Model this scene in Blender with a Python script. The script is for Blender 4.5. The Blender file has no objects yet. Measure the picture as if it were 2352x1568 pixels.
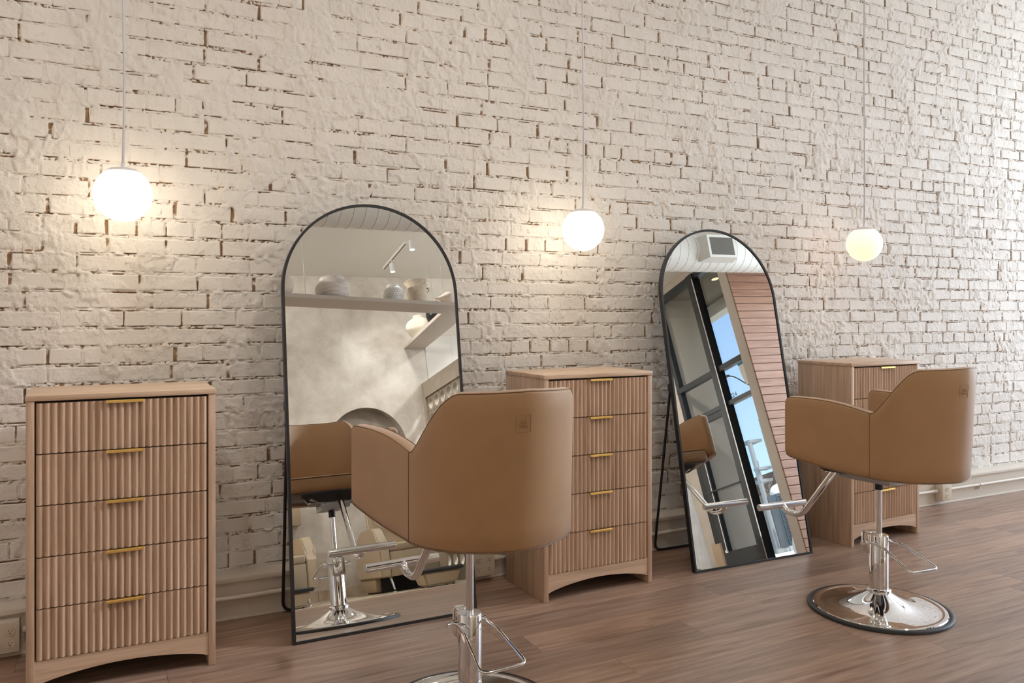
import bpy, bmesh, math, random
import numpy as np
from mathutils import Vector, Matrix
PI = math.pi
random.seed(7); RNG = np.random.default_rng(11)
SC = bpy.context.scene
COL = SC.collection

# ------------------------------------------------------------------ camera, sky, sun, exposure
FPX, CXP, CYP, YAW, EYE = 1864.78, 1181.52, 719.73, 0.4716, 1.4
cam_d = bpy.data.cameras.new('camera'); cam = bpy.data.objects.new('camera', cam_d); COL.objects.link(cam)
cam_d.sensor_width = 36.0; cam_d.lens = FPX/2352*36.0
cam_d.shift_x = -(CXP-1176)/2352; cam_d.shift_y = (CYP-784)/2352
cam_d.clip_start = .02; cam_d.clip_end = 300
cam.location = (0, 0, EYE); cam.rotation_euler = (PI/2, 0, -YAW)
SC.camera = cam

SKY_STRENGTH = 0.235
world = bpy.data.worlds.new('world'); SC.world = world; world.use_nodes = True
wn = world.node_tree.nodes; wl = world.node_tree.links
sky = wn.new('ShaderNodeTexSky'); sky.sky_type = 'NISHITA'; sky.sun_disc = False
sky.sun_elevation = math.radians(48); sky.sun_rotation = math.radians(75); sky.altitude = 50; sky.air_density = 1.0; sky.dust_density = 1.2; sky.ozone_density = 3.5
wl.new(sky.outputs[0], wn['Background'].inputs[0]); wn['Background'].inputs[1].default_value = SKY_STRENGTH

def light(name, kind, loc, energy, color=(1,1,1), rot=None, aim=None, **kw):
    d = bpy.data.lights.new(name, kind); d.energy = energy; d.color = color
    for k, v in kw.items(): setattr(d, k, v)
    o = bpy.data.objects.new(name, d); COL.objects.link(o); o.location = loc
    if aim is not None: o.rotation_euler = (Vector(aim)-Vector(loc)).to_track_quat('-Z', 'Y').to_euler()
    elif rot is not None: o.rotation_euler = rot
    return o
# the sun shines along the street front: it lights the pavement and not the room
light('sun', 'SUN', (0, 0, 20), 9.0, (1, .95, .88), aim=(1.0, -10, 4), angle=.01)
# portals in the glazed openings (they only guide the sampling of the sky)
def portal(loc, sx, sy, aim):
    o = light('sky_portal', 'AREA', loc, 1, aim=aim, shape='RECTANGLE', size=sx, size_y=sy)
    o.data.cycles.is_portal = True
    return o
portal((8.86, 1.9, 2.1), 3.9, 3.6, (0, 1.9, 2.1))
portal((7.06, -1.1, 2.0), 1.6, 3.8, (0, -1.1, 2.0))
# daylight through the wide street window of the bay
light('window_daylight', 'AREA', (8.77, 1.9, 2.1), 185, (.80, .90, 1.0), aim=(0, 1.9, 1.6), shape='RECTANGLE', size=3.9, size_y=3.4)
vs = SC.view_settings
vs.view_transform = 'Standard'; vs.look = 'None'; vs.gamma = 1.0; vs.use_curve_mapping = False; vs.exposure = 0.0
SC.cycles.use_denoising = True
SC.cycles.max_bounces = 10; SC.cycles.diffuse_bounces = 5; SC.cycles.glossy_bounces = 6; SC.cycles.transparent_max_bounces = 12
SC.cycles.sample_clamp_indirect = 6.0; SC.cycles.caustics_reflective = False; SC.cycles.caustics_refractive = False

# ------------------------------------------------------------------ materials
def mat(name, col=(.8,.8,.8), rough=.5, metal=0.0, emit=None, estr=0.0, build=None, **kw):
    m = bpy.data.materials.new(name); m.use_nodes = True
    nt = m.node_tree; b = nt.nodes['Principled BSDF']
    b.inputs['Base Color'].default_value = (*col, 1); b.inputs['Roughness'].default_value = rough; b.inputs['Metallic'].default_value = metal
    if emit: b.inputs['Emission Color'].default_value = (*emit, 1); b.inputs['Emission Strength'].default_value = estr
    for k, v in kw.items(): b.inputs[k].default_value = v
    if build: build(nt, b)
    return m
def N(nt, t, **kw):
    n = nt.nodes.new(t)
    for k, v in kw.items():
        if k in n.inputs: n.inputs[k].default_value = v
        else: setattr(n, k, v)
    return n
def pos(nt): return N(nt, 'ShaderNodeNewGeometry').outputs['Position']
def mapped(nt, src, scale, loc=None):
    mp = N(nt, 'ShaderNodeMapping'); nt.links.new(src, mp.inputs['Vector']); mp.inputs['Scale'].default_value = scale
    if loc is not None: nt.links.new(loc, mp.inputs['Location'])
    return mp.outputs[0]
def noise(nt, vec, scale, detail=3.0, rough=.55, dist=0.0):
    n = N(nt, 'ShaderNodeTexNoise'); nt.links.new(vec, n.inputs['Vector'])
    n.inputs['Scale'].default_value = scale; n.inputs['Detail'].default_value = detail; n.inputs['Roughness'].default_value = rough; n.inputs['Distortion'].default_value = dist
    return n.outputs['Fac']
def ramp(nt, fac, stops):
    r = N(nt, 'ShaderNodeValToRGB'); nt.links.new(fac, r.inputs[0]); e = r.color_ramp.elements
    while len(e) < len(stops): e.new(.5)
    for q, (p, c) in zip(e, stops): q.position = p; q.color = (*c, 1) if len(c) == 3 else c
    return r.outputs[0]
def mix(nt, fac, a, b, blend='MIX'):
    m = N(nt, 'ShaderNodeMix', data_type='RGBA', blend_type=blend)
    for s, v in ((m.inputs[0], fac), (m.inputs[6], a), (m.inputs[7], b)):
        if hasattr(v, 'links'): nt.links.new(v, s)
        elif isinstance(v, (int, float)): s.default_value = v
        else: s.default_value = (*v, 1)
    return m.outputs[2]
def math_(nt, op, a, b=None, clamp=False):
    m = N(nt, 'ShaderNodeMath', operation=op, use_clamp=clamp)
    for s, v in zip(m.inputs, (a, b)):
        if v is None: continue
        if hasattr(v, 'links'): nt.links.new(v, s)
        else: s.default_value = v
    return m.outputs[0]
def bump(nt, b, h, strength=.3, dist=.01, prev=None):
    bp = N(nt, 'ShaderNodeBump'); nt.links.new(h, bp.inputs['Height']); bp.inputs['Strength'].default_value = strength; bp.inputs['Distance'].default_value = dist
    if prev is not None: nt.links.new(prev, bp.inputs['Normal'])
    nt.links.new(bp.outputs[0], b.inputs['Normal']); return bp.outputs[0]

PAINT = (.80, .762, .715)
def b_paint(nt, b, mortar=False):
    p = pos(nt)
    big = noise(nt, p, 2.2, 4); fine = noise(nt, p, 26, 6, .65)
    c = mix(nt, big, tuple(.93*v for v in PAINT), tuple(min(1, 1.05*v) for v in PAINT))
    spots = ramp(nt, noise(nt, p, 38, 5, .7), [(.27, (1,1,1)), (.31, (0,0,0))])
    c = mix(nt, math_(nt, 'MULTIPLY', spots, .55), c, (.33, .24, .17))
    if True:
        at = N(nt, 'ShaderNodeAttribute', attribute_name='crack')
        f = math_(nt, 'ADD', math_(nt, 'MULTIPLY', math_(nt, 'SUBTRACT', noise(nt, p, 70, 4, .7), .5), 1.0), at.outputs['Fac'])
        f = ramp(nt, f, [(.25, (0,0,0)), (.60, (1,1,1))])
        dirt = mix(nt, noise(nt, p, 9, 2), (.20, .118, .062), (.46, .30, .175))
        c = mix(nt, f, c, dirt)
    nt.links.new(c, b.inputs['Base Color'])
    chips = N(nt, 'ShaderNodeTexVoronoi', feature='F1'); nt.links.new(p, chips.inputs['Vector']); chips.inputs['Scale'].default_value = 30
    h1 = math_(nt, 'ADD', math_(nt, 'MULTIPLY', fine, .8), math_(nt, 'MULTIPLY', noise(nt, p, 140, 4, .6), .30))
    strong = ramp(nt, noise(nt, p, 7.0, 3), [(.46, (.14,.14,.14)), (.64, (1,1,1))])
    h1 = h1 if mortar else math_(nt, 'MULTIPLY', h1, strong)
    bump(nt, b, h1, 0.65 if mortar else .7, .014)
M_BRICK = mat('painted_brick', PAINT, .62, build=lambda nt, b: b_paint(nt, b))
M_MORTAR = mat('painted_mortar', PAINT, .65, build=lambda nt, b: b_paint(nt, b, True))
M_TRIM = mat('painted_trim', (.70, .635, .55), .45, build=lambda nt, b: bump(nt, b, noise(nt, pos(nt), 30, 4), .12, .01))
M_PIPE = mat('painted_conduit', (.74, .68, .59), .38)
def b_plaster(nt, b):
    p = pos(nt); a = noise(nt, p, 2.6, 8, .66, .25)
    c = ramp(nt, a, [(.30, (.51,.46,.405)), (.48, (.66,.61,.55)), (.66, (.78,.74,.68))])
    nt.links.new(c, b.inputs['Base Color']); bump(nt, b, a, .15, .02)
M_PLASTER = mat('trowelled_plaster', (.6,.55,.48), .42, build=b_plaster)
def b_plaster2(nt, b):
    p = pos(nt); a = noise(nt, p, 2.8, 6, .6, .6)
    nt.links.new(ramp(nt, a, [(.3, (.29,.24,.185)), (.65, (.40,.345,.28))]), b.inputs['Base Color'])
M_TAUPE = mat('taupe_plaster', (.47,.41,.34), .5, build=b_plaster2)
M_NICHE = mat('shaded_niche_plaster', (.36,.32,.27), .5, build=lambda nt, b: nt.links.new(ramp(nt, noise(nt, pos(nt), 3, 6, .6, .6), [(.3,(.30,.265,.225)),(.65,(.46,.415,.36))]), b.inputs['Base Color']))  # darker plaster: the shade inside the niche is put into its colour
M_CEIL = mat('ceiling_paint', (.80, .79, .755), .6)
M_WALL = mat('wall_paint', (.74, .71, .66), .6)
M_BEIGE = mat('beige_painted_wood', (.52, .46, .40), .45)
M_BEIGE_LIP = mat('beige_lip', (.66, .61, .55), .45)
def b_floor(nt, b):
    info = N(nt, 'ShaderNodeObjectInfo'); rnd = info.outputs['Random']
    off = N(nt, 'ShaderNodeCombineXYZ'); nt.links.new(math_(nt, 'MULTIPLY', rnd, 37.0), off.inputs[0]); nt.links.new(math_(nt, 'MULTIPLY', rnd, 91.0), off.inputs[1])
    p = pos(nt)
    g = noise(nt, mapped(nt, p, (1.4, 22, 1), off.outputs[0]), 1.6, 7, .62, .5)
    g2 = noise(nt, mapped(nt, p, (4, 150, 1), off.outputs[0]), 1.5, 4, .6)
    base = ramp(nt, g, [(.27, (.185,.115,.080)), (.44, (.33,.220,.163)), (.60, (.42,.292,.222)), (.76, (.50,.365,.288))])
    base = mix(nt, .32, base, ramp(nt, g2, [(.35, (.45,.45,.45)), (.62, (1.1,1.05,1.0))]), 'MULTIPLY')
    tone = ramp(nt, rnd, [(0, (.80,.79,.80)), (.5, (1,1,1)), (1, (1.16,1.12,1.08))])
    nt.links.new(mix(nt, 1.0, base, tone, 'MULTIPLY'), b.inputs['Base Color'])
    nt.links.new(math_(nt, 'ADD', .27, math_(nt, 'MULTIPLY', g2, .14)), b.inputs['Roughness'])
    bump(nt, b, g2, .10, .002)
M_FLOOR = mat('vinyl_plank', (.2,.14,.1), .38, build=b_floor)
M_SUB = mat('plank_joint', (.035, .022, .016), .8)
def b_marble(nt, b):
    p = pos(nt); a = noise(nt, p, 3, 6, .6, 1.5)
    nt.links.new(ramp(nt, a, [(.35, (.44,.36,.27)), (.5, (.62,.53,.42)), (.7, (.72,.64,.53))]), b.inputs['Base Color'])
M_MARBLE = mat('beige_marble', (.62,.53,.42), .3, build=b_marble)
def oak(name, dark, mid, lite, axis=2, rough=.40):
    def f(nt, b):
        p = N(nt, 'ShaderNodeTexCoord').outputs['Object']
        info = N(nt, 'ShaderNodeObjectInfo'); off = N(nt, 'ShaderNodeCombineXYZ'); nt.links.new(math_(nt, 'MULTIPLY', info.outputs['Random'], 17.0), off.inputs[0]); nt.links.new(math_(nt, 'MULTIPLY', info.outputs['Random'], 5.0), off.inputs[2])
        s = [26, 26, 26]; s[axis] = 1.3
        g = noise(nt, mapped(nt, p, s, off.outputs[0]), 1.3, 6, .6, .6)
        s2 = [140, 140, 140]; s2[axis] = 5
        g2 = noise(nt, mapped(nt, p, s2, off.outputs[0]), 1.0, 3)
        c = ramp(nt, g, [(.28, dark), (.5, mid), (.72, lite)])
        c = mix(nt, .25, c, ramp(nt, g2, [(.35, (.55,.5,.48)), (.6, (1.05,1.05,1.05))]), 'MULTIPLY')
        nt.links.new(c, b.inputs['Base Color']); bump(nt, b, g2, .08, .002)
    return mat(name, mid, rough, build=f)
M_OAK_V = oak('light_oak_upright', (.45,.30,.20), (.61,.435,.31), (.72,.54,.41), 2)
M_OAK_H = oak('light_oak_level', (.50,.34,.23), (.67,.485,.345), (.77,.58,.44), 0)
M_CEDAR = oak('cedar_board', (.25,.125,.078), (.37,.20,.132), (.47,.285,.20), 0, .5)
M_SHADOW = mat('dark_cabinet_inside', (.03,.022,.018), .8)
M_GOLD = mat('satin_gold', (.96,.66,.22), .42, 1.0)
M_BLACK = mat('black_powder_coat', (.012,.012,.014), .38)
M_MIRROR = mat('mirror_glass', (.90,.915,.90), .0, 1.0)
M_CHROME = mat('chrome', (.86,.86,.87), .055, 1.0)
M_RAIL = mat('dark_steel', (.10,.095,.09), .35, .8)
M_RUBBER = mat('black_rubber', (.015,.015,.016), .45)
M_PLASTIC = mat('black_plastic', (.02,.02,.022), .35)
def b_vinyl(nt, b):
    p = N(nt, 'ShaderNodeTexCoord').outputs['Object']
    c = ramp(nt, noise(nt, p, 6, 3), [(.3, (.41,.240,.112)), (.7, (.455,.27,.132))]); nt.links.new(c, b.inputs['Base Color'])
    bump(nt, b, noise(nt, p, 320, 4, .6), .10, .002)
M_VINYL = mat('tan_vinyl', (.43,.25,.125), .50, build=b_vinyl, **{'Sheen Weight': .30, 'Sheen Roughness': .5, 'Sheen Tint': (.86, .91, 1, 1)})
M_VINYL_D = mat('tan_vinyl_piping', (.20,.112,.055), .45)
M_EMBOSS = mat('embossed_vinyl', (.36,.212,.102), .5)
M_WASH = mat('sand_vinyl', (.44,.345,.235), .45)
M_WASH_S = mat('sand_vinyl_side', (.36,.27,.17), .5)
M_CERAMIC = mat('white_ceramic', (.85,.84,.82), .12)
M_CORD = mat('white_cord', (.66,.65,.68), .45)
M_CAP = mat('white_metal_cap', (.82,.80,.80), .35)
def glow(name, col, s): return mat(name, (.9,.9,.9), .3, emit=col, estr=s)
M_GLOBE = glow('lit_opal_glass', (1.0,.86,.64), 7.5)
M_GLOBE3 = glow('lit_warm_opal_glass', (1.0,.56,.27), 1.7)
M_SPOTLENS = glow('lit_spot_lens', (1.0,.95,.86), 12.0)
M_DOWN = glow('lit_downlight', (1.0,.66,.25), 1.3)
def pane_mat(name, tint=(1,1,1)):
    m = bpy.data.materials.new(name); m.use_nodes = True; nt = m.node_tree; nt.nodes.clear()
    out = N(nt, 'ShaderNodeOutputMaterial'); t = N(nt, 'ShaderNodeBsdfTransparent'); t.inputs[0].default_value = (*tint, 1)
    g = N(nt, 'ShaderNodeBsdfGlossy'); g.inputs['Roughness'].default_value = .0
    lw = N(nt, 'ShaderNodeLayerWeight'); lw.inputs[0].default_value = .5
    fr = math_(nt, 'ADD', math_(nt, 'MULTIPLY', math_(nt, 'POWER', lw.outputs['Facing'], 5.0), .9), .04)
    mx = N(nt, 'ShaderNodeMixShader'); nt.links.new(fr, mx.inputs[0]); nt.links.new(t.outputs[0], mx.inputs[1]); nt.links.new(g.outputs[0], mx.inputs[2]); nt.links.new(mx.outputs[0], out.inputs[0])
    return m
M_GLASS = pane_mat('window_glass', (.95,.97,.96))
M_ALU = mat('dark_anodised_frame', (.030,.033,.037), .32, .3)
M_STUCCO = mat('tan_stucco', (.62,.54,.46), .85, build=lambda nt, b: bump(nt, b, noise(nt, pos(nt), 120, 4), .3, .01))
M_SOFFIT = mat('dark_soffit', (.16,.13,.085), .8)
M_FASCIA = mat('cream_fascia', (.72,.70,.62), .6)
M_PAVE = mat('pale_concrete', (.55,.52,.48), .85, build=lambda nt, b: nt.links.new(ramp(nt, noise(nt, pos(nt), 3, 5), [(.3,(.48,.46,.43)),(.7,(.62,.60,.56))]), b.inputs['Base Color']))
M_ASPHALT = mat('grey_asphalt', (.20,.20,.205), .9)
M_WHITE = mat('white_paint', (.80,.80,.79), .5)
M_POT_W = mat('white_washed_clay', (.78,.73,.69), .85, build=lambda nt, b: (nt.links.new(ramp(nt, noise(nt, mapped(nt, pos(nt), (8,8,60)), 1.2, 6, .7), [(.3,(.52,.47,.43)),(.55,(.80,.76,.72))]), b.inputs['Base Color'])))
M_POT_P = mat('pale_pink_clay', (.74,.63,.56), .85, build=lambda nt, b: bump(nt, b, noise(nt, mapped(nt, pos(nt), (10,10,80)), 1.2, 5), .3, .01))
M_POT_C = mat('cream_clay', (.74,.69,.58), .7)
M_POT_J = mat('aged_clay', (.66,.56,.44), .85, build=lambda nt, b: nt.links.new(ramp(nt, noise(nt, pos(nt), 12, 6, .7), [(.3,(.38,.27,.18)),(.42,(.66,.56,.44)),(.7,(.76,.69,.58))]), b.inputs['Base Color']))
M_POT_K = mat('black_glaze', (.012,.012,.013), .25)
M_SEAT_GREY = mat('outlet_ivory', (.69,.61,.50), .4)
M_SLOT = mat('dark_slot', (.05,.035,.025), .7)
M_PLATE = mat('white_outlet', (.82,.80,.78), .35)
M_DUCT = mat('painted_duct', (.82,.83,.80), .4)
M_SEAM = mat('duct_seam', (.44,.44,.42), .5)
M_GRILLE = mat('vent_grille_grey', (.30,.29,.27), .5)
M_SIGN = mat('slate_blue_board', (.13,.16,.19), .55)
M_SIGNL = mat('dark_sign_lettering', (.02,.02,.025), .5)
M_GALV = mat('galvanised_steel', (.45,.47,.49), .4, .7)
M_BLUE = mat('blue_banner', (.05,.13,.32), .7)
M_ORANGE = mat('orange_banner', (.75,.22,.06), .7)
M_BARK = mat('grey_bark', (.17,.14,.12), .9)
M_ROOF = mat('brown_shingle', (.20,.13,.10), .9)
M_FILM = mat('crinkled_white_film', (.62,.66,.72), .25, build=lambda nt, b: bump(nt, b, noise(nt, mapped(nt, pos(nt), (6,6,2)), 2.0, 4, .6), .6, .05))
M_PLY = mat('pale_plywood', (.66,.50,.33), .6)
M_PAPER = mat('white_paper', (.85,.83,.80), .8)
M_TAPE = mat('blue_tape', (.02,.30,.42), .5)

# ------------------------------------------------------------------ mesh helpers
def link(name, me, m=None, parent=None, loc=None, rotz=0.0, smooth=None):
    o = bpy.data.objects.new(name, me); COL.objects.link(o)
    if m is not None and len(me.materials) == 0: me.materials.append(m)
    if parent is not None: o.parent = parent
    if loc is not None: o.location = loc
    if rotz: o.rotation_euler = (0, 0, rotz)
    return o
def tag(o, label=None, cat=None, group=None, kind=None):
    if label: o['label'] = label
    if cat: o['category'] = cat
    if group: o['group'] = group
    if kind: o['kind'] = kind
    return o
def empty(name, loc, rotz=0.0):
    o = bpy.data.objects.new(name, None); COL.objects.link(o); o.location = loc; o.rotation_euler = (0, 0, rotz); o.empty_display_size = .1
    return o
class MB:
    """collects shapes; build() links them as one mesh object"""
    def __init__(s): s.bm = bmesh.new()
    def box(s, a, b, bev=0.0, seg=2):
        r = bmesh.ops.create_cube(s.bm, size=1.0); vv = r['verts']
        c = [(a[i]+b[i])/2 for i in range(3)]; d = [abs(b[i]-a[i]) for i in range(3)]
        for v in vv: v.co = Vector((c[0]+v.co.x*d[0], c[1]+v.co.y*d[1], c[2]+v.co.z*d[2]))
        if bev > 0:
            es = list({e for v in vv for e in v.link_edges})
            bmesh.ops.bevel(s.bm, geom=es, offset=bev, segments=seg, profile=.5, affect='EDGES')
        return s
    def rings(s, rings, closed=True, cap0=True, cap1=True, loop=False):
        vs = [[s.bm.verts.new(p) for p in r] for r in rings]; n = len(vs[0])
        m = len(vs); last = m if loop else m-1
        for i in range(last):
            A, B = vs[i], vs[(i+1) % m]
            for j in range(n if closed else n-1):
                k = (j+1) % n
                try: s.bm.faces.new((A[j], A[k], B[k], B[j]))
                except ValueError: pass
        if not loop:
            if cap0 and closed: s.bm.faces.new(list(reversed(vs[0])))
            if cap1 and closed: s.bm.faces.new(vs[-1])
        return s
    def lathe(s, prof, n=32, c=(0,0,0), axis='z', cap=True):
        rr = []
        for r, z in prof:
            ring = []
            for i in range(n):
                a = 2*PI*i/n; x, y = r*math.cos(a), r*math.sin(a)
                p = (x, y, z) if axis == 'z' else ((z, x, y) if axis == 'x' else (y, z, x))
                ring.append((c[0]+p[0], c[1]+p[1], c[2]+p[2]))
            rr.append(ring)
        return s.rings(rr, cap0=cap, cap1=cap)
    def tube(s, pts, r, n=12, loop=False, cap=True):
        P = [Vector(p) for p in pts]; m = len(P); rr = []; up = None
        rad = r if hasattr(r, '__len__') else [r]*m
        for i in range(m):
            if loop: t = (P[(i+1) % m]-P[i-1])
            else: t = P[min(i+1, m-1)]-P[max(i-1, 0)]
            t.normalize()
            if up is None:
                up = Vector((0,0,1)) if abs(t.z) < .9 else Vector((1,0,0))
            u = (up-t*up.dot(t)).normalized(); w = t.cross(u); up = u
            rr.append([P[i]+rad[i]*(math.cos(2*PI*k/n)*u+math.sin(2*PI*k/n)*w) for k in range(n)])
        return s.rings(rr, cap0=cap, cap1=cap, loop=loop)
    def prism(s, pts, off):
        """polygon pts (3D list) extruded by vector off"""
        off = Vector(off); a = [s.bm.verts.new(p) for p in pts]; b = [s.bm.verts.new(Vector(p)+off) for p in pts]
        n = len(pts); s.bm.faces.new(a); s.bm.faces.new(list(reversed(b)))
        for i in range(n): s.bm.faces.new((a[i], b[i], b[(i+1) % n], a[(i+1) % n]))
        return s
    def sphere(s, c, r, seg=24, rings=16, sc=(1,1,1)):
        q = bmesh.ops.create_uvsphere(s.bm, u_segments=seg, v_segments=rings, radius=r)
        for v in q['verts']: v.co = Vector((c[0]+v.co.x*sc[0], c[1]+v.co.y*sc[1], c[2]+v.co.z*sc[2]))
        return s
    def quad(s, a, b, c, d): s.bm.faces.new([s.bm.verts.new(p) for p in (a,b,c,d)]); return s
    def mesh(s, name, m=None, smooth=None):
        bmesh.ops.recalc_face_normals(s.bm, faces=s.bm.faces)
        me = bpy.data.meshes.new(name); 
        if smooth is not None:
            ca = math.radians(smooth)
            for f in s.bm.faces: f.smooth = True
            for e in s.bm.edges:
                e.smooth = len(e.link_faces) == 2 and e.calc_face_angle(0) < ca
        s.bm.to_mesh(me); s.bm.free()
        if m: me.materials.append(m)
        return me
    def build(s, name, m, parent=None, smooth=35, **kw): return link(name, s.mesh(name, m, smooth), None, parent, **kw)
def fillet(pts, r, n=6):
    P = [Vector(p) for p in pts]; out = [P[0]]
    for i in range(1, len(P)-1):
        a, b, c = P[i-1], P[i], P[i+1]; d1 = (a-b); d2 = (c-b); k = min(r, d1.length*.49, d2.length*.49)
        p, q = b+d1.normalized()*k, b+d2.normalized()*k
        for j in range(n+1):
            t = j/n; out.append((1-t)**2*p+2*t*(1-t)*b+t*t*q)
    out.append(P[-1]); return out
def smooth_curve(pts, n=8):
    P = [Vector(p) for p in pts]; out = []
    for i in range(len(P)-1):
        p0, p1, p2, p3 = P[max(i-1,0)], P[i], P[i+1], P[min(i+2,len(P)-1)]
        for j in range(n):
            t = j/n; out.append(.5*((2*p1)+(-p0+p2)*t+(2*p0-5*p1+4*p2-p3)*t*t+(-p0+3*p1-3*p2+p3)*t**3))
    out.append(P[-1]); return out
def np_mesh(name, V, F, m=None, smooth=False):
    me = bpy.data.meshes.new(name); V = np.asarray(V, np.float32); F = np.asarray(F, np.int32); nf = len(F); k = F.shape[1]
    me.vertices.add(len(V)); me.vertices.foreach_set('co', V.ravel())
    me.loops.add(nf*k); me.loops.foreach_set('vertex_index', F.ravel())
    me.polygons.add(nf); me.polygons.foreach_set('loop_start', np.arange(nf, dtype=np.int32)*k)
    me.polygons.foreach_set('use_smooth', np.full(nf, smooth, bool))
    me.update(calc_edges=True); me.validate()
    if m: me.materials.append(m)
    return me
def copy_tree(o, parent=None):
    c = o.copy(); COL.objects.link(c)
    if parent is not None: c.parent = parent
    for ch in list(o.children): copy_tree(ch, c)
    return c
def px_of(x, y, z):
    s, c = math.sin(YAW), math.cos(YAW); d = x*s+y*c
    return CXP+FPX*(x*c-y*s)/d, CYP-FPX*(z-EYE)/d

# ------------------------------------------------------------------ the brick wall
YB = 4.0; CEIL = 4.05; X0, X1 = -1.4, 8.8; PITCH = .081; JH = .0155; ZB = .195
def vn(x, z, s, seed):
    """smooth value noise in 0..1"""
    g = np.random.default_rng(seed).random((257, 257)).astype(np.float32)
    u, v = x/s, z/s; iu, iv = np.floor(u).astype(int), np.floor(v).astype(int); fu, fv = u-iu, v-iv
    fu = fu*fu*(3-2*fu); fv = fv*fv*(3-2*fv); a, b = iu % 256, iv % 256
    return (g[a,b]*(1-fu)+g[a+1,b]*fu)*(1-fv)+(g[a,b+1]*(1-fu)+g[a+1,b+1]*fu)*fv
LS, LH = .2305, .1095
NC = int(math.ceil((CEIL+.05-ZB)/PITCH))
bricks = []; vjoints = []
for k in range(NC):
    header = k % 7 == 5
    L, J = (LH, .0115) if header else (LS, .0115)
    x = X0-.3*random.random()-(.121 if k % 2 else 0); js = []
    while x < X1:
        l = L*random.uniform(.965, 1.035)
        if not header and random.random() < .05: l = LH
        j = J*random.uniform(.6, 1.55)
        if x+l > X0: bricks.append((max(x, X0), min(x+l, X1), ZB+k*PITCH+JH+random.uniform(-.001,.001), PITCH-JH+random.uniform(-.0015,.0012), random.uniform(-.0022,.0012)))
        js.append((x+l, x+l+j)); x += l+j
    vjoints.append(js)
# mortar bed: a height field, sampled finely in the joints
xs = np.concatenate([np.arange(X0, -.7, .03), np.arange(-.7, 3.6, .0058), np.arange(3.6, 7.2, .0075), np.arange(7.2, X1+.03, .04)])
offs = np.array([0, .0028, .0056, .0084, .0112, .0135, .0152, .024, .038, .051, .064, .0755])
H = []; CR = []; ZS = []
for k in range(NC):
    z = ZB+k*PITCH+offs; Xg, Zg = np.meshgrid(xs, z)
    wob = (vn(Xg, Zg*0+k*.31, .35, 5)-.5)*.0035
    h = -.0008+.0060*(vn(Xg, Zg, .034, 1)-.5)+.0085*(vn(Xg, Zg, .0115, 2)-.5)
    cr = np.zeros_like(h)
    right = np.clip((Xg-1.5)/4.5, 0, 1)
    m = vn(Xg, Zg*0+k*3.7, .045, 3)+.6*(vn(Xg, Zg*0+k*1.3, .013, 4)-.5)
    t = np.clip((m-.50+.12*right)*5, 0, 1)*((offs[:, None] > .0120) & (offs[:, None] < .0160))
    h -= .0095*t; cr = np.maximum(cr, t*.9)
    m = vn(Xg, Zg*0+k*2.9, .07, 6)+.35*(vn(Xg, Zg*0+k*.7, .018, 7)-.5)
    t = np.clip((m-.66)*7, 0, 1)*(offs[:, None] < .0035)
    h -= .008*t; cr = np.maximum(cr, t*.8)
    pit = np.clip((.36-vn(Xg, Zg, .0085, 21))*6, 0, 1)*np.clip((vn(Xg, Zg, .12, 22)-.30)*3, 0, 1)*(offs[:, None] < .0165)
    h -= .006*pit; cr = np.maximum(cr, pit*.85)
    for (a, b) in vjoints[k]:
        if random.random() < .48+.36*min(1, max(0, (a-2.0)/4)):
            i0, i1 = np.searchsorted(xs, a+.0005), np.searchsorted(xs, b-.0005)
            i1 = max(i1, i0+1)
            if i0 >= len(xs): continue
            rows = offs > .013
            amt = np.clip(vn(Zg[rows, i0:i1]*1.0+a*7, Zg[rows, i0:i1], .02, 8)*1.5+random.uniform(-.15,.25), 0, 1)
            h[rows, i0:i1] -= .011*amt; cr[rows, i0:i1] = np.maximum(cr[rows, i0:i1], amt*random.uniform(.55, .98))
    # plaster lumps smeared over the bricks, commoner high up and to the left
    sm = .50*vn(Xg, Zg, .19, 9)+.36*vn(Xg, Zg, .060, 10)+.24*vn(Xg, Zg, .022, 12)
    thr = .70-.085*np.clip((Zg-1.2)/1.2, 0, 1)*np.clip((3.6-Xg)/2.5, .25, 1)
    sb = np.clip((sm-thr)*22, 0, 1)
    lump = .0040+.009*np.abs(vn(Xg, Zg, .036, 13)-.5)+.0085*(vn(Xg, Zg, .0125, 14)-.5)
    h = h*(1-sb)+np.maximum(h, lump)*sb; cr *= (1-.8*sb)
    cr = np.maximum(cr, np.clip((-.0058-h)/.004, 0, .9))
    H.append(h); CR.append(cr); ZS.append(Zg+wob)
H = np.concatenate(H); CR = np.concatenate(CR); ZS = np.concatenate(ZS); XS = np.broadcast_to(xs, H.shape)
V = np.stack([XS, YB-H, ZS], -1).reshape(-1, 3); nr, ncol = H.shape
idx = np.arange(nr*ncol).reshape(nr, ncol)
F = np.stack([idx[:-1,:-1], idx[:-1,1:], idx[1:,1:], idx[1:,:-1]], -1).reshape(-1, 4)
me = np_mesh('wall_back', V, F, M_MORTAR, True)
at = me.attributes.new('crack', 'FLOAT', 'POINT'); at.data.foreach_set('value', CR.ravel().astype(np.float32))
wall_back = tag(link('wall_back', me), kind='structure', label='white painted brick wall with rough mortar joints')
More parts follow.
